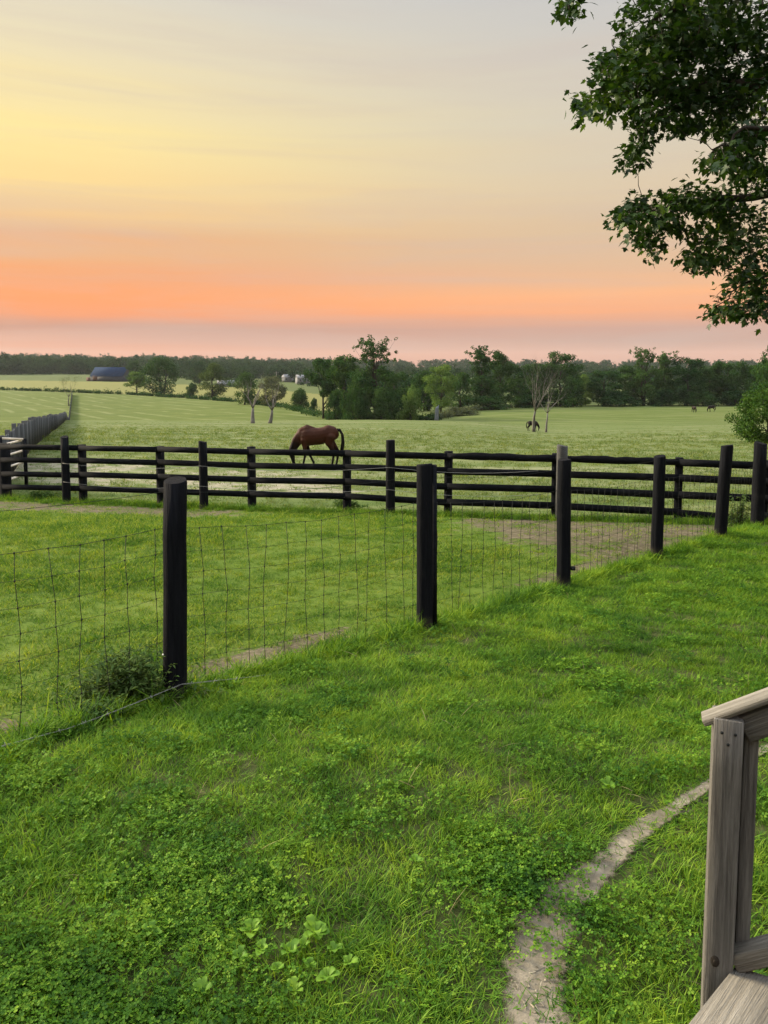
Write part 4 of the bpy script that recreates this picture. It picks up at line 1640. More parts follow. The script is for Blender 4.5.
def more_horse(px, Yd, yaw, sc, label):
    h = copy_tree(h1)
    h.location = ground_at(px, Yd)
    h.rotation_euler = (0, 0, R(yaw))
    h.scale = (sc, sc, sc)
    tag(h, label)
    for ch in h.children:
        if ch.name.startswith('body'):
            ch.material_slots[0].link = 'OBJECT'
            ch.material_slots[0].material = M['darkbay']
    return h


more_horse(532.5, 102.5, 168, 0.90, 'dark horse grazing half hidden behind the pale bare trunks')
more_horse(694, 168, 95, 0.95, 'tiny dark horse seen end on near the far tree line')
more_horse(711.5, 170, 5, 1.0, 'tiny dark horse grazing side on by the far tree line')

# ------------------------------------------------------------------ trees
def leaf_cards(cents, rads, counts, size, rnd, squash=0.85):
    """leaf-sized rhombs filling clumps; faces lean outward from each clump"""
    P, D, S = [], [], []
    for c, r, n in zip(cents, rads, counts):
        d = rnd.normal(0, 1, (n, 3))
        d /= np.linalg.norm(d, axis=1)[:, None]
        rr = r * rnd.uniform(0.25, 1.0, n) ** 0.6 * (0.75 + 0.5 * rnd.random(n))
        q = d * rr[:, None]
        q[:, 2] *= squash
        P.append(np.asarray(c) + q)
        D.append(d)
        S.append(size * rnd.uniform(0.55, 1.25, n))
    P, D, S = np.vstack(P), np.vstack(D), np.concatenate(S)
    nrm = D + rnd.normal(0, 0.75, D.shape) + np.array([0, 0, 0.35])
    nrm /= np.linalg.norm(nrm, axis=1)[:, None]
    a = np.cross(nrm, rnd.normal(0, 1, nrm.shape))
    a /= np.linalg.norm(a, axis=1)[:, None] + 1e-9
    b = np.cross(nrm, a)
    n = len(P)
    S = S[:, None]
    V = np.stack([P - a * S * 0.6, P + b * S * 0.34 + nrm * S * 0.06, P + a * S * 0.6, P - b * S * 0.34 + nrm * S * 0.06], 1).reshape(-1, 3)
    return V, np.arange(n * 4).reshape(n, 4)


def crown_and_trunk(seed, h, w, style='round', leaves=6000, size=0.32, trunk_r=0.22, fork=1):
    """one tree of height h and crown width w; returns (trunk mesh, crown mesh)"""
    rnd = np.random.default_rng(seed)
    rr = random.Random(seed)
    cents, rads = [], []
    base = {'round': 0.07, 'tall': 0.10, 'low': 0.03, 'lollipop': 0.38, 'ragged': 0.08}[style]
    nb = {'round': 46, 'tall': 52, 'low': 42, 'lollipop': 38, 'ragged': 52}[style]
    for i in range(nb):
        t = rr.random() ** 0.85
        if style == 'round':
            prof = math.sin(math.pi * min(1, 0.14 + 0.80 * t)) ** 0.7
        elif style == 'tall':
            prof = (0.55 + 0.5 * math.sin(math.pi * (0.1 + 0.75 * t))) * (1 if t < 0.8 else 0.80)
        elif style == 'low':
            prof = math.sqrt(max(0.05, 1 - (t * 0.95) ** 2))
        elif style == 'ragged':
            prof = (1.0 if t < 0.6 else 0.78) * (0.7 + 0.3 * math.sin(3 * t + seed))
        else:
            prof = math.sin(math.pi * min(1, 0.2 + 0.75 * t)) ** 0.6
        an = rr.uniform(0, 6.283)
        rad = w / 2 * prof * math.sqrt(rr.uniform(0.12, 1.0)) * rr.uniform(0.75, 1.08)
        z = h * (base + (0.95 - base) * t)
        cents.append((rad * math.cos(an), rad * math.sin(an), z))
        rads.append(w * rr.uniform(0.105, 0.19) * (0.7 if (style == 'ragged' and t > 0.6) else 1.0))
    if style == 'ragged':                     # a few thin tufts standing above the crown
        for i in range(46):
            an = rr.uniform(0, 6.283)
            rad = w * rr.uniform(0.05, 0.46)
            cents.append((rad * math.cos(an), rad * math.sin(an), h * rr.uniform(0.70, 1.0)))
            rads.append(w * rr.uniform(0.035, 0.075))
    tot = sum(r ** 2 for r in rads)
    counts = [max(12, int(leaves * r ** 2 / tot * (0.6 if z[2] > 0.85 * h and style == 'ragged' else 1))) for r, z in zip(rads, cents)]
    V, Fc = leaf_cards(cents, rads, counts, size, rnd)
    crown = mesh_np('crown', V, Fc)
    mb = MB()
    for f in range(fork):
        dx = (f - (fork - 1) / 2) * w * 0.22
        top = h * 0.72
        pts, rad = [], []
        for i in range(6):
            t = i / 5
            pts.append(Vector((dx * (0.35 + 0.65 * t) + rr.uniform(-0.02, 0.02) * w, rr.uniform(-0.02, 0.02) * w, -0.3 + (top + 0.3) * t)))
            rad.append(trunk_r * (1.15 - 0.9 * t))
        mb.tube(pts, rad, 7)
        for c in rr.sample(cents, min(16, len(cents))):
            c = Vector(c)
            s = max(0.12, min(0.85, (c.z / h - 0.15) / 0.75 * 0.8))
            q = s * 5
            a = pts[int(q)].lerp(pts[min(int(q) + 1, 5)], q - int(q))
            mid = a.lerp(c, 0.5) + Vector((0, 0, -0.03 * h))
            r0 = trunk_r * (1.15 - 0.9 * s) * 0.5
            mb.tube([a, mid, c], [r0, r0 * 0.6, r0 * 0.15], 5)
    V = np.array([tuple(p) for p in mb.v], np.float32)
    trunk = mesh_np('trunk', V, mb.f)
    trunk.polygons.foreach_set('use_smooth', [True] * len(trunk.polygons))
    return trunk, crown


LIB = {}
for key, args in {
    'round_a': (1, 10, 10.5, 'round', 7500, 0.36, 0.28, 2), 'round_b': (2, 10, 9.0, 'round', 7000, 0.36, 0.26, 1),
    'round_c': (3, 10, 8.0, 'round', 7000, 0.36, 0.24, 1),
    'tall_a': (4, 14, 8.0, 'tall', 8500, 0.38, 0.28, 1), 'tall_b': (5, 14, 7.0, 'tall', 8000, 0.38, 0.28, 1), 'tall_c': (6, 14, 9.0, 'tall', 8500, 0.38, 0.28, 1),
    'ragged_a': (7, 15, 9.0, 'ragged', 9000, 0.38, 0.30, 2), 'ragged_b': (8, 15, 8.0, 'ragged', 8500, 0.38, 0.30, 1),
    'low_a': (9, 5, 7.0, 'low', 5500, 0.32, 0.12, 2), 'low_b': (10, 5, 6.0, 'low', 5000, 0.32, 0.12, 2), 'low_c': (14, 5, 8.0, 'low', 5500, 0.32, 0.12, 2),
    'lolly': (11, 11, 6.0, 'lollipop', 6000, 0.34, 0.22, 1), 'lolly_b': (12, 9, 6.5, 'lollipop', 6000, 0.34, 0.20, 1),
}.items():
    LIB[key] = (args[1], args[2]) + crown_and_trunk(*args)


def tree(name, key, px, Yd, top_py, wpx, m, label, yaw=None, cat='tree', bark='bark', group=None):
    """a tree standing at column px, distance Yd, its top at row top_py, wpx pixels wide"""
    h0, w0, tr, cr = LIB[key]
    p = ground_at(px, Yd)
    h = ray_at(px, top_py, Yd).z - p.z
    wd = wpx * Yd / F * (1.12 if cat == 'tree' else 1.0)
    t = empty(name, p, (px * 7.31) % 6.283 if yaw is None else yaw)
    t.scale = (wd / w0, wd / w0, h / h0)
    for nm, me, mt in (('trunk', tr, M[bark]), ('crown', cr, M[m])):
        o = bpy.data.objects.new(nm, me)
        COL.objects.link(o)
        o.parent = t
        if not me.materials:
            me.materials.append(mt)
        o.material_slots[0].link = 'OBJECT'
        o.material_slots[0].material = mt
    tag(t, label, cat, group)
    return t


G1, G2 = 'trees beyond the near meadow', 'trees of the far hedge line'
TR = [
    # left: beyond the yellow field
    ('field_tree', 'round_a', 163, 322, 358.5, 35, 'crown_dark', 'broad dark round tree standing by the yellow field, right of the barn', G2),
    ('field_tree', 'lolly_b', 136.5, 330, 372, 20, 'crown_light', 'small pale green tree between the blue-roofed barn and the broad dark tree', G2),
    ('field_tree', 'round_b', 212.5, 290, 363.5, 28, 'crown_olive', 'olive green round tree standing alone right of the broad dark tree', G2),
    ('shrub', 'low_b', 192, 300, 384, 15, 'crown_dark', 'small dark shrub between the broad dark tree and the olive round tree', G2),
    ('field_tree', 'round_c', 135.5, 470, 361, 15, 'crown_dark', 'small dark round tree on the far field just behind the barn', G2),
    ('field_tree', 'round_c', 200, 480, 362, 16, 'crown_dark', 'dark distant tree behind and left of the olive round tree', G2),
    ('field_tree', 'round_b', 245, 235, 373, 25, 'crown_mid', 'round green tree directly behind the left bare tree', G2),
    ('field_tree', 'round_c', 273, 225, 377, 24, 'crown_sparse', 'grey-green thin-leaved tree directly behind the right bare tree', G2),
    ('shrub', 'low_a', 301, 205, 389, 21, 'crown_mid', 'rounded shrub in the hedge line above the bay horse', G2),
    ('shrub', 'low_b', 314, 200, 399, 9, 'crown_dark', 'tiny dark bush just right of the rounded shrub in the hedge line', G2),
    # centre clump
    ('clump_tree', 'lolly', 323, 168, 357, 28, 'crown_mid', 'slim tree on a bare trunk at the left end of the central clump', G1),
    ('clump_tree', 'tall_b', 345, 160, 355, 30, 'crown_mid', 'tall green tree between the slim tree and the tallest tree of the clump', G1),
    ('clump_tree', 'ragged_a', 375, 154, 337, 46, 'crown_dark', 'tallest tree of the central clump with a ragged see-through top', G1),
    ('clump_tree', 'tall_a', 394, 160, 371, 30, 'crown_dark', 'shorter dark tree on the right shoulder of the tallest clump tree', G1),
    ('shrub', 'low_c', 356, 150, 386, 34, 'crown_mid', 'wide bush at the foot of the central clump, left of the middle', G1),
    ('shrub', 'low_a', 383, 148, 389, 30, 'crown_mid', 'dense bush at the foot of the tallest clump tree', G1),
    ('shrub', 'low_b', 412, 147, 388.5, 27, 'crown_light', 'bright round bush at the right end of the central clump', G1),
    ('shrub', 'low_a', 337, 158, 391, 22, 'crown_dark', 'dark bush beside the bare trunk of the slim clump tree', G1),
    # middle
    ('hedge_tree', 'round_c', 424, 200, 372, 26, 'crown_mid', 'mid green tree just behind the bright round bush', G2),
    ('hedge_tree', 'tall_c', 441, 190, 364, 28, 'crown_light', 'pale leafy tree above the blue-grey stump', G2),
    ('hedge_tree', 'round_b', 460, 205, 373, 28, 'crown_mid', 'dull green tree filling the gap left of the dark ivy-clad tree', G2),
    ('hedge_tree', 'ragged_b', 481, 200, 346.5, 32, 'crown_dark', 'tall dark ivy-clad tree with a lopsided top', G1),
    ('hedge_tree', 'tall_b', 500, 206, 352, 24, 'crown_mid', 'paler tree leaning on the right of the dark ivy-clad tree', G1),
    ('hedge_tree', 'tall_a', 519, 212, 363, 27, 'crown_mid', 'green tree left of the bare pale trees', G1),
    ('hedge_tree', 'round_c', 538, 214, 364, 24, 'crown_mid', 'green tree right behind the taller bare pale tree', G1),
    ('hedge_tree', 'tall_c', 560, 213, 351, 34, 'crown_mid', 'domed tree rising behind the leaning bare pale tree', G1),
    ('shrub', 'low_b', 572, 206, 379, 26, 'crown_dark', 'dark bush under the domed tree', G1),
    ('hedge_tree', 'round_b', 585, 218, 375, 20, 'crown_light', 'small pale tree in the dip between the domed tree and the right wood', G1),
    # right wood edge
    ('wood_tree', 'tall_a', 604, 214, 370, 32, 'crown_dark', 'first dark tree at the left end of the right wood', G1),
    ('wood_tree', 'tall_c', 625, 218, 365, 26, 'crown_mid', 'green tree second from the left end of the right wood', G1),
    ('wood_tree', 'ragged_a', 643, 212, 347.5, 32, 'crown_mid', 'tall wood tree with an open ragged top', G1),
    ('wood_tree', 'ragged_b', 663, 216, 352, 24, 'crown_mid', 'thin ragged-topped tree right of the tallest wood tree', G1),
    ('wood_tree', 'tall_c', 687, 213, 356.5, 36, 'crown_dark', 'broad dome-topped dark tree in the middle of the right wood', G1),
    ('wood_tree', 'tall_b', 709, 218, 366, 26, 'crown_mid', 'shorter tree just above the grazing far horse', G1),
    ('wood_tree', 'tall_a', 727, 214, 360.5, 30, 'crown_mid', 'feathery topped tree right of the shorter one above the far horse', G1),
    ('wood_tree', 'round_b', 746, 214, 366, 28, 'crown_mid', 'lower tree between the feathery tree and the frame edge', G1),
    ('wood_tree', 'tall_c', 785, 214, 362, 36, 'crown_dark', 'dark wood tree past the right edge of the photo', G1),
    ('shrub', 'low_c', 700, 207, 392, 36, 'crown_dark', 'low dark undergrowth bush behind the far horses', G1),
    ('shrub', 'low_a', 660, 209, 390, 36, 'crown_dark', 'low dark bush under the ragged-topped wood trees', G1),
    ('shrub', 'low_c', 618, 209, 391, 40, 'crown_dark', 'low dark bush at the left foot of the right wood', G1),
    ('shrub', 'low_b', 735, 208, 391, 30, 'crown_mid', 'low green bush beneath the feathery topped tree', G1),
    ('shrub', 'low_c', 459, 168, 407, 34, 'crown_sparse', 'grey-green scrub bush beside the blue-grey stump', G1),
    ('shrub', 'low_a', 490, 196, 396, 40, 'crown_dark', 'dark bush at the foot of the ivy-clad tree', G1),
    ('shrub', 'low_a', 528, 208, 394, 36, 'crown_dark', 'low dark bush behind the bare pale trunks', G1),
    # right, closer
    ('meadow_tree', 'round_b', 772, 120, 342, 42, 'crown_dark', 'dark round-topped tree cut by the right edge above the bright tree', G1),
]
for nm, key, px, Yd, tp, wpx, m, lab, gr in TR:
    tree(nm, key, px, Yd, tp, wpx, m, lab, group=gr, cat='shrub' if nm == 'shrub' else 'tree')
# bright low-branched tree at the right edge, closest of the field trees
LIB['near'] = (4.2, 5.0) + crown_and_trunk(31, 4.2, 5.0, 'round', 16000, 0.15, 0.10, 1)
tree('meadow_tree', 'near', 766, 54, 387, 58, 'crown_near', 'bright green low-branched tree at the right edge above the fence', group=G1)


# hedge line under the far trees: one low thick hedge
def hedge(name, pts, hgt, wd, n, seed, m, label, size=0.35):
    rnd = np.random.default_rng(seed)
    c, r = [], []
    P0 = ground_at(*pts[0])
    segs = [ground_at(*p) for p in pts]
    for i in range(n):
        q = rnd.uniform(0, len(segs) - 1)
        k_ = int(q)
        a = segs[k_].lerp(segs[k_ + 1], q - k_)
        rad = hgt * rnd.uniform(0.28, 0.6) * (1 + 0.5 * (rnd.random() < 0.12))
        x, y = a.x + rnd.normal(0, wd), a.y + rnd.normal(0, wd)
        c.append((x - P0.x, y - P0.y, gz(x, y) - P0.z + rad * rnd.uniform(0.3, 0.9)))
        r.append(rad)
    V, Fc = leaf_cards(c, r, [30] * n, size, rnd)
    o = link(name, mesh_np(name, V, Fc), M[m])
    o.location = P0
    tag(o, label, 'hedge')


hedge('hedgerow', [(-120, 345), (0, 336), (70, 328), (130, 318), (185, 290), (235, 258)], 1.9, 0.7, 420, 3, 'crown_dark', 'thin dark hedge line below the yellow field on the left', 0.5)
hedge('hedgerow', [(255, 240), (285, 214), (330, 170), (360, 153), (400, 149), (432, 150)], 2.2, 0.9, 360, 5, 'crown_dark', 'dark hedge line running under the central clump of trees', 0.4)
hedge('hedgerow', [(432, 152), (450, 165), (475, 190), (520, 210), (580, 214)], 2.0, 0.8, 200, 6, 'crown_sparse', 'scrubby grey-green hedge between stump and bare pale trees', 0.4)


# bare trees
def bare_tree(name, px, Yd, top_py, m, label, seed, lean=0.0, trunk_r=0.16, spread_=0.5, forks=4, leaves=0, depth=4, split=0.28):
    p = ground_at(px, Yd)
    h = ray_at(px, top_py, Yd).z - p.z
    rr = random.Random(seed)
    mb = MB()
    tips = []

    def grow(a, d, L, r, lev):
        pts, rad = [a], [r]
        q = a
        dd = d.copy()
        n = 4
        for i in range(n):
            dd = (dd + Vector((rr.gauss(0, 0.10), rr.gauss(0, 0.10), 0.06))).normalized()
            q = q + dd * L / n
            pts.append(q)
            rad.append(r * (1 - 0.55 * (i + 1) / n))
        mb.tube(pts, rad, 6 if lev < 2 else 4)
        if lev >= depth:
            tips.append(q)
            return
        nk = forks if lev == 0 else rr.choice((2, 3))
        for j in range(nk):
            an = rr.uniform(0, 6.283) if lev else 6.283 * j / nk + rr.uniform(-0.4, 0.4)
            sd = Vector((math.cos(an), math.sin(an) * 0.8, 0))
            nd = (dd + sd * rr.uniform(0.4, 1.1) * spread_ + Vector((0, 0, 0.18))).normalized()
            st_ = pts[-1] if (j < 2 or lev == 0) else pts[rr.choice((2, 3))]
            grow(st_, nd, L * rr.uniform(0.6, 0.86), rad[-1] * rr.uniform(0.65, 0.85), lev + 1)
    t = empty(name, p)
    grow(Vector((0, 0, -0.2)), Vector((lean, 0, 1)).normalized(), h * split + 0.2, trunk_r, 0)
    zmax = max(v.z for v in mb.v)
    s = h / zmax
    for i, v in enumerate(mb.v):
        mb.v[i] = Vector((v.x * s, v.y * s, v.z * s))
    mb.build('trunk', M[m], t, True)
    tag(t, label, 'tree', 'bare trees in the meadow')
    if leaves:
        rnd = np.random.default_rng(seed)
        c = [tuple(q * s) for q in tips]
        V, Fc = leaf_cards(c, [h * 0.07] * len(c), [max(4, leaves // len(c))] * len(c), 0.16, rnd)
        link('crown', mesh_np('crown', V, Fc), M['crown_sparse'], t)


bare_tree('bare_tree', 534, 100, 349, 'bark_pale', 'taller bare pale tree with fanned limbs, a dark horse at its foot', 5, 0.0, 0.21, 0.98, 6, 0, 5, 0.22)
bare_tree('bare_tree', 546, 100, 366, 'bark_pale', 'bare pale tree leaning to the right, next to the taller one', 12, 0.20, 0.17, 0.95, 4, 0, 5, 0.28)
bare_tree('bare_tree', 252.5, 105, 374, 'bark_pale', 'left of the two small grey half-bare trees behind the bay horse', 21, -0.03, 0.24, 1.0, 4, 0, 4, 0.20)
bare_tree('bare_tree', 269.5, 105, 377, 'bark_pale', 'right of the two small grey half-bare trees behind the bay horse', 23, 0.05, 0.24, 0.9, 4, 220, 4, 0.20)
bare_tree('bare_tree', 69, 235, 372, 'bark_grey', 'dark twiggy bare tree at the far end of the grey board fence', 27, 0.0, 0.30, 0.75, 4, 300, 5, 0.34)

# blue-grey broken trunk by the hedge
p = ground_at(436.5, 143)
sn = MB()
sn.tube([(0, 0, -0.3), (0.03, 0, 0.8), (0.06, 0, 1.9), (0.10, 0, 2.7), (0.22, 0, 3.1)], [0.46, 0.40, 0.37, 0.34, 0.10], 9)
sn.tube([(0.06, 0, 2.2), (0.34, 0, 2.7), (0.42, 0.05, 3.35)], [0.16, 0.12, 0.06], 6)
o = sn.build('tree_stump', M['bark_blue'], None, True)
o.location = p
tag(o, 'blue-grey broken tree trunk standing in the hedge gap', 'tree stump')

# ------------------------------------------------------------------ far buildings
def gable(name, px, Yd, base_py, wpx, hpx, roof_px, depth, wall, roof, label, rz=0.0, door=None, windows=0):
    p = ray_at(px, base_py, Yd)
    g = ground_at(px, Yd)
    s = Yd / F
    W, H, RH = wpx * s, hpx * s, roof_px * s
    b = empty(name, (p.x, p.y, g.z), rz)
    lift = max(0.0, p.z - g.z)
    H += lift
    mb = MB()
    mb.box((0, 0, H / 2 - 0.5), (W / 2, depth / 2, H / 2 + 0.5))
    for sx in (-1, 1):
        mb.poly([(sx * W / 2, -depth / 2, H), (sx * W / 2, depth / 2, H), (sx * W / 2, 0, H + RH * 0.96)][::sx])
    mb.build('wall', wall, b)
    r = MB()
    e = 0.4
    for sy in (-1, 1):
        A = Vector((0, sy * (depth / 2 + e), H - e * RH / (depth / 2)))
        C = Vector((0, 0, H + RH))
        n = Vector((0, sy * RH, depth / 2)).normalized() * 0.12
        x0, x1 = -W / 2 - e, W / 2 + e
        vs = [Vector((x0, A.y, A.z)), Vector((x1, A.y, A.z)), Vector((x1, C.y, C.z)), Vector((x0, C.y, C.z))]
        bb = len(r.v)
        r.v += vs + [v + n for v in vs]
        r.f += [(bb, bb + 1, bb + 2, bb + 3), (bb + 4, bb + 5, bb + 6, bb + 7), (bb, bb + 1, bb + 5, bb + 4), (bb + 1, bb + 2, bb + 6, bb + 5), (bb + 3, bb + 0, bb + 4, bb + 7)]
    r.build('roof', roof, b)
    if door:
        mb = MB()
        mb.box((door * W, -depth / 2 - 0.06, 1.7 + lift), (1.6, 0.05, 1.7))
        mb.build('door', M['barn_door'], b)
    for i in range(windows):
        mb = MB()
        mb.box(((i + 0.5) / windows * W * 0.9 - W * 0.45, -depth / 2 - 0.05, H * 0.6), (0.6, 0.04, 0.75))
        mb.build('window', M['glass'], b)
    tag(b, label, 'building')
    return b


barn = gable('barn', 112, 505, 380.5, 33, 4.6, 8.5, 16, M['barn_wall'], M['barn_roof'], 'black barn with a blue metal roof on the far left field', R(-6), door=-0.35)
mb = MB()                                        # lean-to on its left end
mb.box((-13.0, -3.0, 0.8), (1.6, 4.0, 1.8))
mb.build('lean_to', M['barn_door'], barn)
gable('barn', 106, 560, 377, 14, 4.5, 5.0, 9, M['barn_wall'], M['grey_roof'], 'smaller dark building behind the blue-roofed barn, only its ridge showing', R(4))
gable('house', 303, 520, 381.5, 13, 3.8, 2.8, 9, M['white_wall'], M['grey_roof'], 'white farmhouse far off left of the slim clump tree', R(18), windows=3)
gable('house', 288, 560, 380, 9, 3.0, 2.5, 8, M['white_wall'], M['grey_roof'], 'small white outbuilding beside the far farmhouse', R(-10), windows=1)
gable('house', 226, 430, 386, 16, 2.6, 3.2, 9, M['white_wall'], M['grey_roof'], 'pale low building far off behind the olive round tree', R(14), windows=2)
# utility pole
p = ground_at(276.5, 330)
mb = MB()
mb.tube([(0, 0, -0.5), (0, 0, 5), (0.05, 0, 10.5)], [0.2, 0.17, 0.13], 7)
up = empty('utility_pole', p)
mb.build('pole', M['bark_pale'], up)
mb = MB()
mb.box((0.05, 0, 9.9), (1.2, 0.06, 0.07))
mb.build('crossarm', M['bark_pale'], up)
tag(up, 'pale utility pole far off behind the two half-bare trees', 'utility pole')

# ------------------------------------------------------------------ the far woods: one mass
def far_blob(i):
    rnd = np.random.default_rng(900 + i)
    n = 16
    c = [(rnd.normal(0, 2.6), rnd.normal(0, 2.6), 3.0 + 8.5 * rnd.random() ** 0.8) for _ in range(n)]
    r = [rnd.uniform(1.4, 2.4) for _ in range(n)]
    V, Fc = leaf_cards(c, r, [26] * n, 1.15, rnd)
    low = [(rnd.normal(0, 3), rnd.normal(0, 3), 1.2) for _ in range(5)]
    V2, F2 = leaf_cards(low, [1.6] * 5, [18] * 5, 1.2, rnd)
    V, Fc = np.vstack([V, V2]), np.vstack([Fc, F2 + len(V)])
    return V, Fc


blobs = make_variants('wood_tree_form', far_blob, 7, M['woods'])
rg = np.random.default_rng(77)
FP, FS = [], []


def wood_band(px0, px1, Y0, Y1, n, s0, s1):
    for _ in range(n):
        px, Yd = rg.uniform(px0, px1), math.exp(rg.uniform(math.log(Y0), math.log(Y1)))
        g = ground_at(px, Yd)
        FP.append((g.x, g.y, g.z - 0.5))
        FS.append(rg.uniform(s0, s1))


wood_band(-150, 300, 660, 760, 420, 0.85, 1.25)
wood_band(-150, 330, 760, 1100, 420, 0.9, 1.4)
wood_band(-150, 330, 1100, 1700, 420, 1.0, 1.6)
wood_band(180, 330, 540, 660, 60, 0.7, 1.0)
wood_band(300, 950, 420, 700, 300, 0.7, 0.95)
wood_band(300, 950, 700, 1100, 420, 0.8, 1.1)
wood_band(300, 950, 1100, 1700, 480, 1.0, 1.6)
wood_band(420, 950, 228, 300, 70, 0.5, 0.72)
wood_band(340, 430, 230, 300, 40, 0.6, 0.8)
wood_band(-20, 30, 640, 690, 14, 1.1, 1.45)
FP, FS = np.array(FP), np.array(FS)
tag(scatter('distant_woods', FP, FS, blobs, 7, rg, 0.03, FS * rg.uniform(0.85, 1.15, len(FS))), kind='stuff')


# ------------------------------------------------------------------ maple reaching in from the right
def maple():
    rr = random.Random(5)
    TB = Vector((7.6, 8.6, 0))
    TB.z = gz(TB.x, TB.y)
    mt = empty('maple_tree', TB)
    tag(mt, 'big leafy maple reaching in from the upper right, its trunk outside the frame', 'tree')
    wood = MB()
    twigs = MB()
    W = lambda px, py, Yd: ray_at(px, py, Yd) - TB
    tr = [Vector((0, 0, -0.4)), Vector((0.02, 0, 1.2)), Vector((-0.05, 0.05, 2.6)), Vector((0.0, 0.0, 4.2)), Vector((0.1, 0.1, 6.0)), Vector((0.0, 0.1, 8.5)), Vector((-0.1, 0, 10.5))]
    wood.tube(tr, [0.44, 0.36, 0.32, 0.28, 0.22, 0.14, 0.05], 12)
    limbs = [
        ([tr[3], W(930, 40, 8.8), W(830, 60, 8.5), W(760, 82, 8.2), W(700, 86, 8.0), W(640, 92, 7.8), W(590, 102, 7.6)], 0.13),
        ([tr[2], W(930, 240, 8.9), W(840, 208, 8.7), W(768, 195, 8.5), W(705, 200, 8.3), W(660, 208, 8.1), W(625, 214, 8.0)], 0.09),
        ([tr[2], W(930, 330, 9.3), W(850, 290, 9.1), W(790, 270, 9.0), W(750, 280, 8.9), W(718, 305, 8.8)], 0.06),
        ([tr[4], W(900, -110, 8.6), W(800, -60, 8.3), W(720, -20, 8.0), W(660, 15, 7.8), W(625, 45, 7.6)], 0.12),
        ([tr[4], W(900, -200, 7.6), W(760, -140, 7.0), W(650, -70, 6.6), W(590, -25, 6.4), W(568, 2, 6.3)], 0.10),
        ([tr[3], W(950, 150, 7.6), W(860, 140, 7.2), W(800, 130, 7.0), W(745, 130, 6.9), W(712, 150, 6.8)], 0.08),
        ([tr[5], Vector((-1.5, 1.5, 8.6)), Vector((-2.6, 2.4, 9.6))], 0.10),
        ([tr[4], Vector((2.0, 0.5, 7.2)), Vector((4.0, 0.8, 8.4))], 0.12),
        ([tr[3], Vector((1.6, 1.8, 5.0)), Vector((3.0, 3.4, 6.2))], 0.12),
        ([tr[3], Vector((1.2, -1.6, 5.2)), Vector((2.0, -3.4, 6.4))], 0.12),
        ([tr[5], Vector((0.8, -0.8, 9.6)), Vector((1.0, -1.6, 11.2))], 0.08),
    ]
    nodes = []
    for pts, r in limbs:
        n = len(pts)
        fine, rad = [], []
        for i in range(n - 1):
            for s in range(4):
                t = s / 4
                fine.append(pts[i].lerp(pts[i + 1], t) + Vector((rr.gauss(0, .02), rr.gauss(0, .02), rr.gauss(0, .02))))
                rad.append(max(0.008, r * (1 - (i + t) / (n - 1)) ** 0.9))
        fine.append(pts[-1])
        rad.append(0.006)
        wood.tube(fine, rad, 8)
        nodes += fine[4:]
    # leaf sprays: where the foliage masses hang in the photograph (px, py, rx, ry, sprays, distance)
    masses = [
        (665, 30, 48, 34, 64, 7.8), (720, 25, 50, 34, 70, 8.2), (640, 72, 34, 28, 40, 7.7), (612, 92, 24, 22, 20, 7.6), (588, 104, 15, 8, 8, 7.6),
        (690, 75, 40, 30, 52, 7.9), (745, 70, 34, 38, 56, 8.3), (655, 112, 26, 16, 18, 7.7), (700, 110, 26, 18, 22, 7.9), (640, 142, 10, 20, 10, 7.6), (633, 160, 8, 6, 4, 7.6),
        (682, 128, 14, 6, 5, 7.8), (740, 118, 32, 24, 32, 8.2), (752, 150, 24, 22, 26, 7.6), (726, 156, 14, 12, 8, 7.0), (714, 164, 8, 6, 4, 7.0),
        (755, 180, 22, 16, 18, 8.0),
        (655, 207, 26, 12, 18, 8.1), (630, 218, 14, 10, 11, 8.0), (692, 197, 24, 12, 20, 8.3), (640, 236, 11, 8, 7, 8.0), (653, 250, 5, 8, 4, 8.0), (672, 222, 18, 9, 10, 8.2),
        (715, 210, 26, 18, 19, 8.4), (745, 225, 26, 22, 22, 8.6), (698, 240, 12, 14, 9, 8.3), (692, 258, 11, 8, 6, 8.3), (706, 262, 12, 9, 7, 8.4), (722, 240, 12, 12, 6, 8.5),
        (738, 262, 14, 14, 9, 8.7), (752, 285, 20, 16, 20, 8.9), (730, 305, 14, 9, 9, 8.8), (716, 314, 8, 4, 4, 8.8), (758, 308, 12, 10, 9, 8.9), (745, 315, 8, 6, 4, 8.9),
        (768, 255, 20, 22, 16, 8.8), (572, 5, 7, 7, 5, 6.3), (566, -16, 12, 10, 4, 6.4), (605, 62, 10, 10, 5, 7.6),
        # past the frame
        (820, 40, 60, 70, 60, 8.6), (820, 180, 50, 70, 50, 8.8), (830, 300, 40, 40, 24, 9.2), (680, -60, 110, 45, 80, 7.8), (850, -90, 100, 70, 70, 8.6), (640, -110, 80, 40, 24, 6.8),
    ]
    sprays = []
    for px, py, rx, ry, n, Yd in masses:
        for _ in range(int(n * 1.45)):
            a, q = rr.uniform(0, 6.283), math.sqrt(rr.random())
            sprays.append(W(px + rx * q * math.cos(a), py + ry * q * math.sin(a), Yd + rr.gauss(0, 0.45)))
    for c, rad, n in (((-2.2, 2.2, 9.0), 2.0, 90), ((3.6, 0.8, 8.2), 2.4, 110), ((2.6, 3.0, 6.2), 2.2, 90), ((1.8, -3.0, 6.3), 2.2, 90), ((0.6, -0.8, 10.6), 2.4, 110), ((0, 0.5, 8.0), 2.6, 110), ((4, 2.5, 5.2), 1.8, 60)):
        for _ in range(n):
            d = Vector((rr.gauss(0, 1), rr.gauss(0, 1), rr.gauss(0, 0.8))).normalized() * rad * rr.random() ** 0.4
            sprays.append(Vector(c) + d)
    prof = [(0, -0.02), (0.10, 0.10), (0.42, 0.30), (0.26, 0.36), (0.52, 0.62), (0.36, 0.60), (0.24, 0.52), (0.18, 0.82), (0.0, 1.05)]
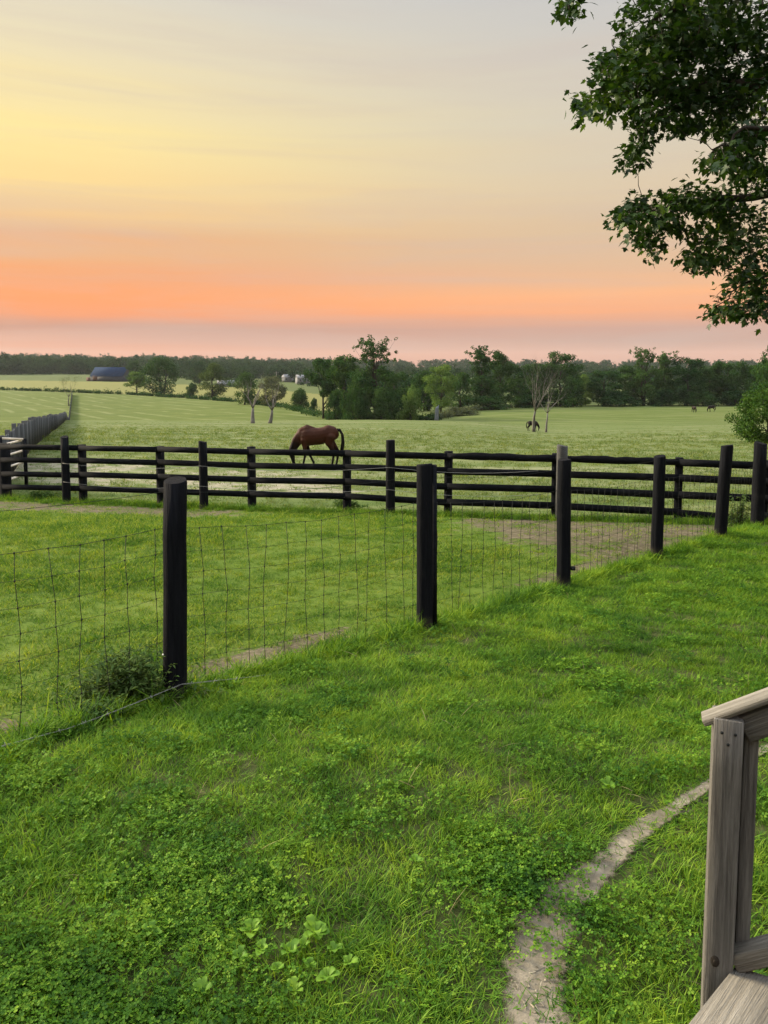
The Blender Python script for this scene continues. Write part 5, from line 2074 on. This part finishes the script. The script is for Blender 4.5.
    outline = prof + [(-x, y) for x, y in reversed(prof[1:-1])]
    V, Fc = [], []
    NN = [tuple(p) for p in nodes]
    base_nodes = np.array(NN)
    sprays.sort(key=lambda c: float(((base_nodes - np.array(tuple(c))) ** 2).sum(1).min()))
    arr = np.zeros((len(NN) + 3 * len(sprays), 3))
    arr[:len(NN)] = NN
    cnt = len(NN)
    for c in sprays:
        d2 = ((arr[:cnt] - np.array(tuple(c))) ** 2).sum(1)
        i = int(np.argmin(d2 + 0.15 * (arr[:cnt, 0] < c.x - 0.1)))     # a twig leaves the wood on the trunk side of its leaves
        root = Vector(arr[i])
        L = (c - root).length
        if L > 0.05:
            mid = root.lerp(c, 0.5) + Vector((rr.gauss(0, .10 * L), rr.gauss(0, .10 * L), 0.10 * L + rr.gauss(0, .05 * L)))
            q1 = root.lerp(mid, 0.5) + Vector((rr.gauss(0, .04 * L), 0, 0.04 * L))
            twigs.tube([root, q1, mid, c], [0.003 + 0.004 * min(L, 1.5), 0.0032 + 0.002 * min(L, 1.5), 0.003, 0.0018], 5, False)
            for p in (q1, mid, c):
                arr[cnt] = p
                cnt += 1
        out = (c - root)
        out = out.normalized() if out.length > 1e-3 else Vector((-1, 0, 0))
        for _ in range(rr.randint(9, 16)):
            p = c + Vector((rr.gauss(0, 0.070), rr.gauss(0, 0.070), rr.gauss(0, 0.048)))
            s = rr.uniform(0.046, 0.098)
            yaw = rr.uniform(0, 6.283)
            tip = (Vector((math.cos(yaw), math.sin(yaw), rr.uniform(-1.1, 0.0))) + out * 0.5).normalized()
            nrm = Vector((rr.gauss(0, 0.5), rr.gauss(0, 0.5), 1))
            nrm = (nrm - tip * nrm.dot(tip)).normalized()
            sd = tip.cross(nrm)
            b = len(V)
            V.append(tuple(p + tip * s * 0.35))
            fold = rr.uniform(0.05, 0.35)
            for x, y in outline:
                q = p + tip * (y * s) + sd * (x * s) + nrm * (abs(x) * fold * s - 0.10 * y * y * s)
                V.append(tuple(q))
            m = len(outline)
            for j in range(m):
                Fc.append((b, b + 1 + j, b + 1 + (j + 1) % m))
    wood.build('trunk', M['bark'], mt, True)
    twigs.build('twigs', M['bark'], mt)
    link('crown', mesh_np('crown', V, np.array(Fc)), M['maple'], mt)


maple()

# ------------------------------------------------------------------ haze in the air
HZ = 0.00005
mb = MB()
mb.box((0, 0, 0), (2500, 2500, 32))
mh = bpy.data.materials.new('haze')
mh.use_nodes = True
kz = NT(mh.node_tree)
pv = kz.n('ShaderNodeVolumePrincipled', {'Color': (0.80, 0.84, 0.90, 1), 'Density': HZ, 'Anisotropy': 0.2})
kz.n('ShaderNodeOutputMaterial', {'Volume': pv.outputs[0]})
zmin = -16.5
hz = mb.build('haze', mh)
hz.location = (0, 0, zmin + 32)
tag(hz, kind='stuff')
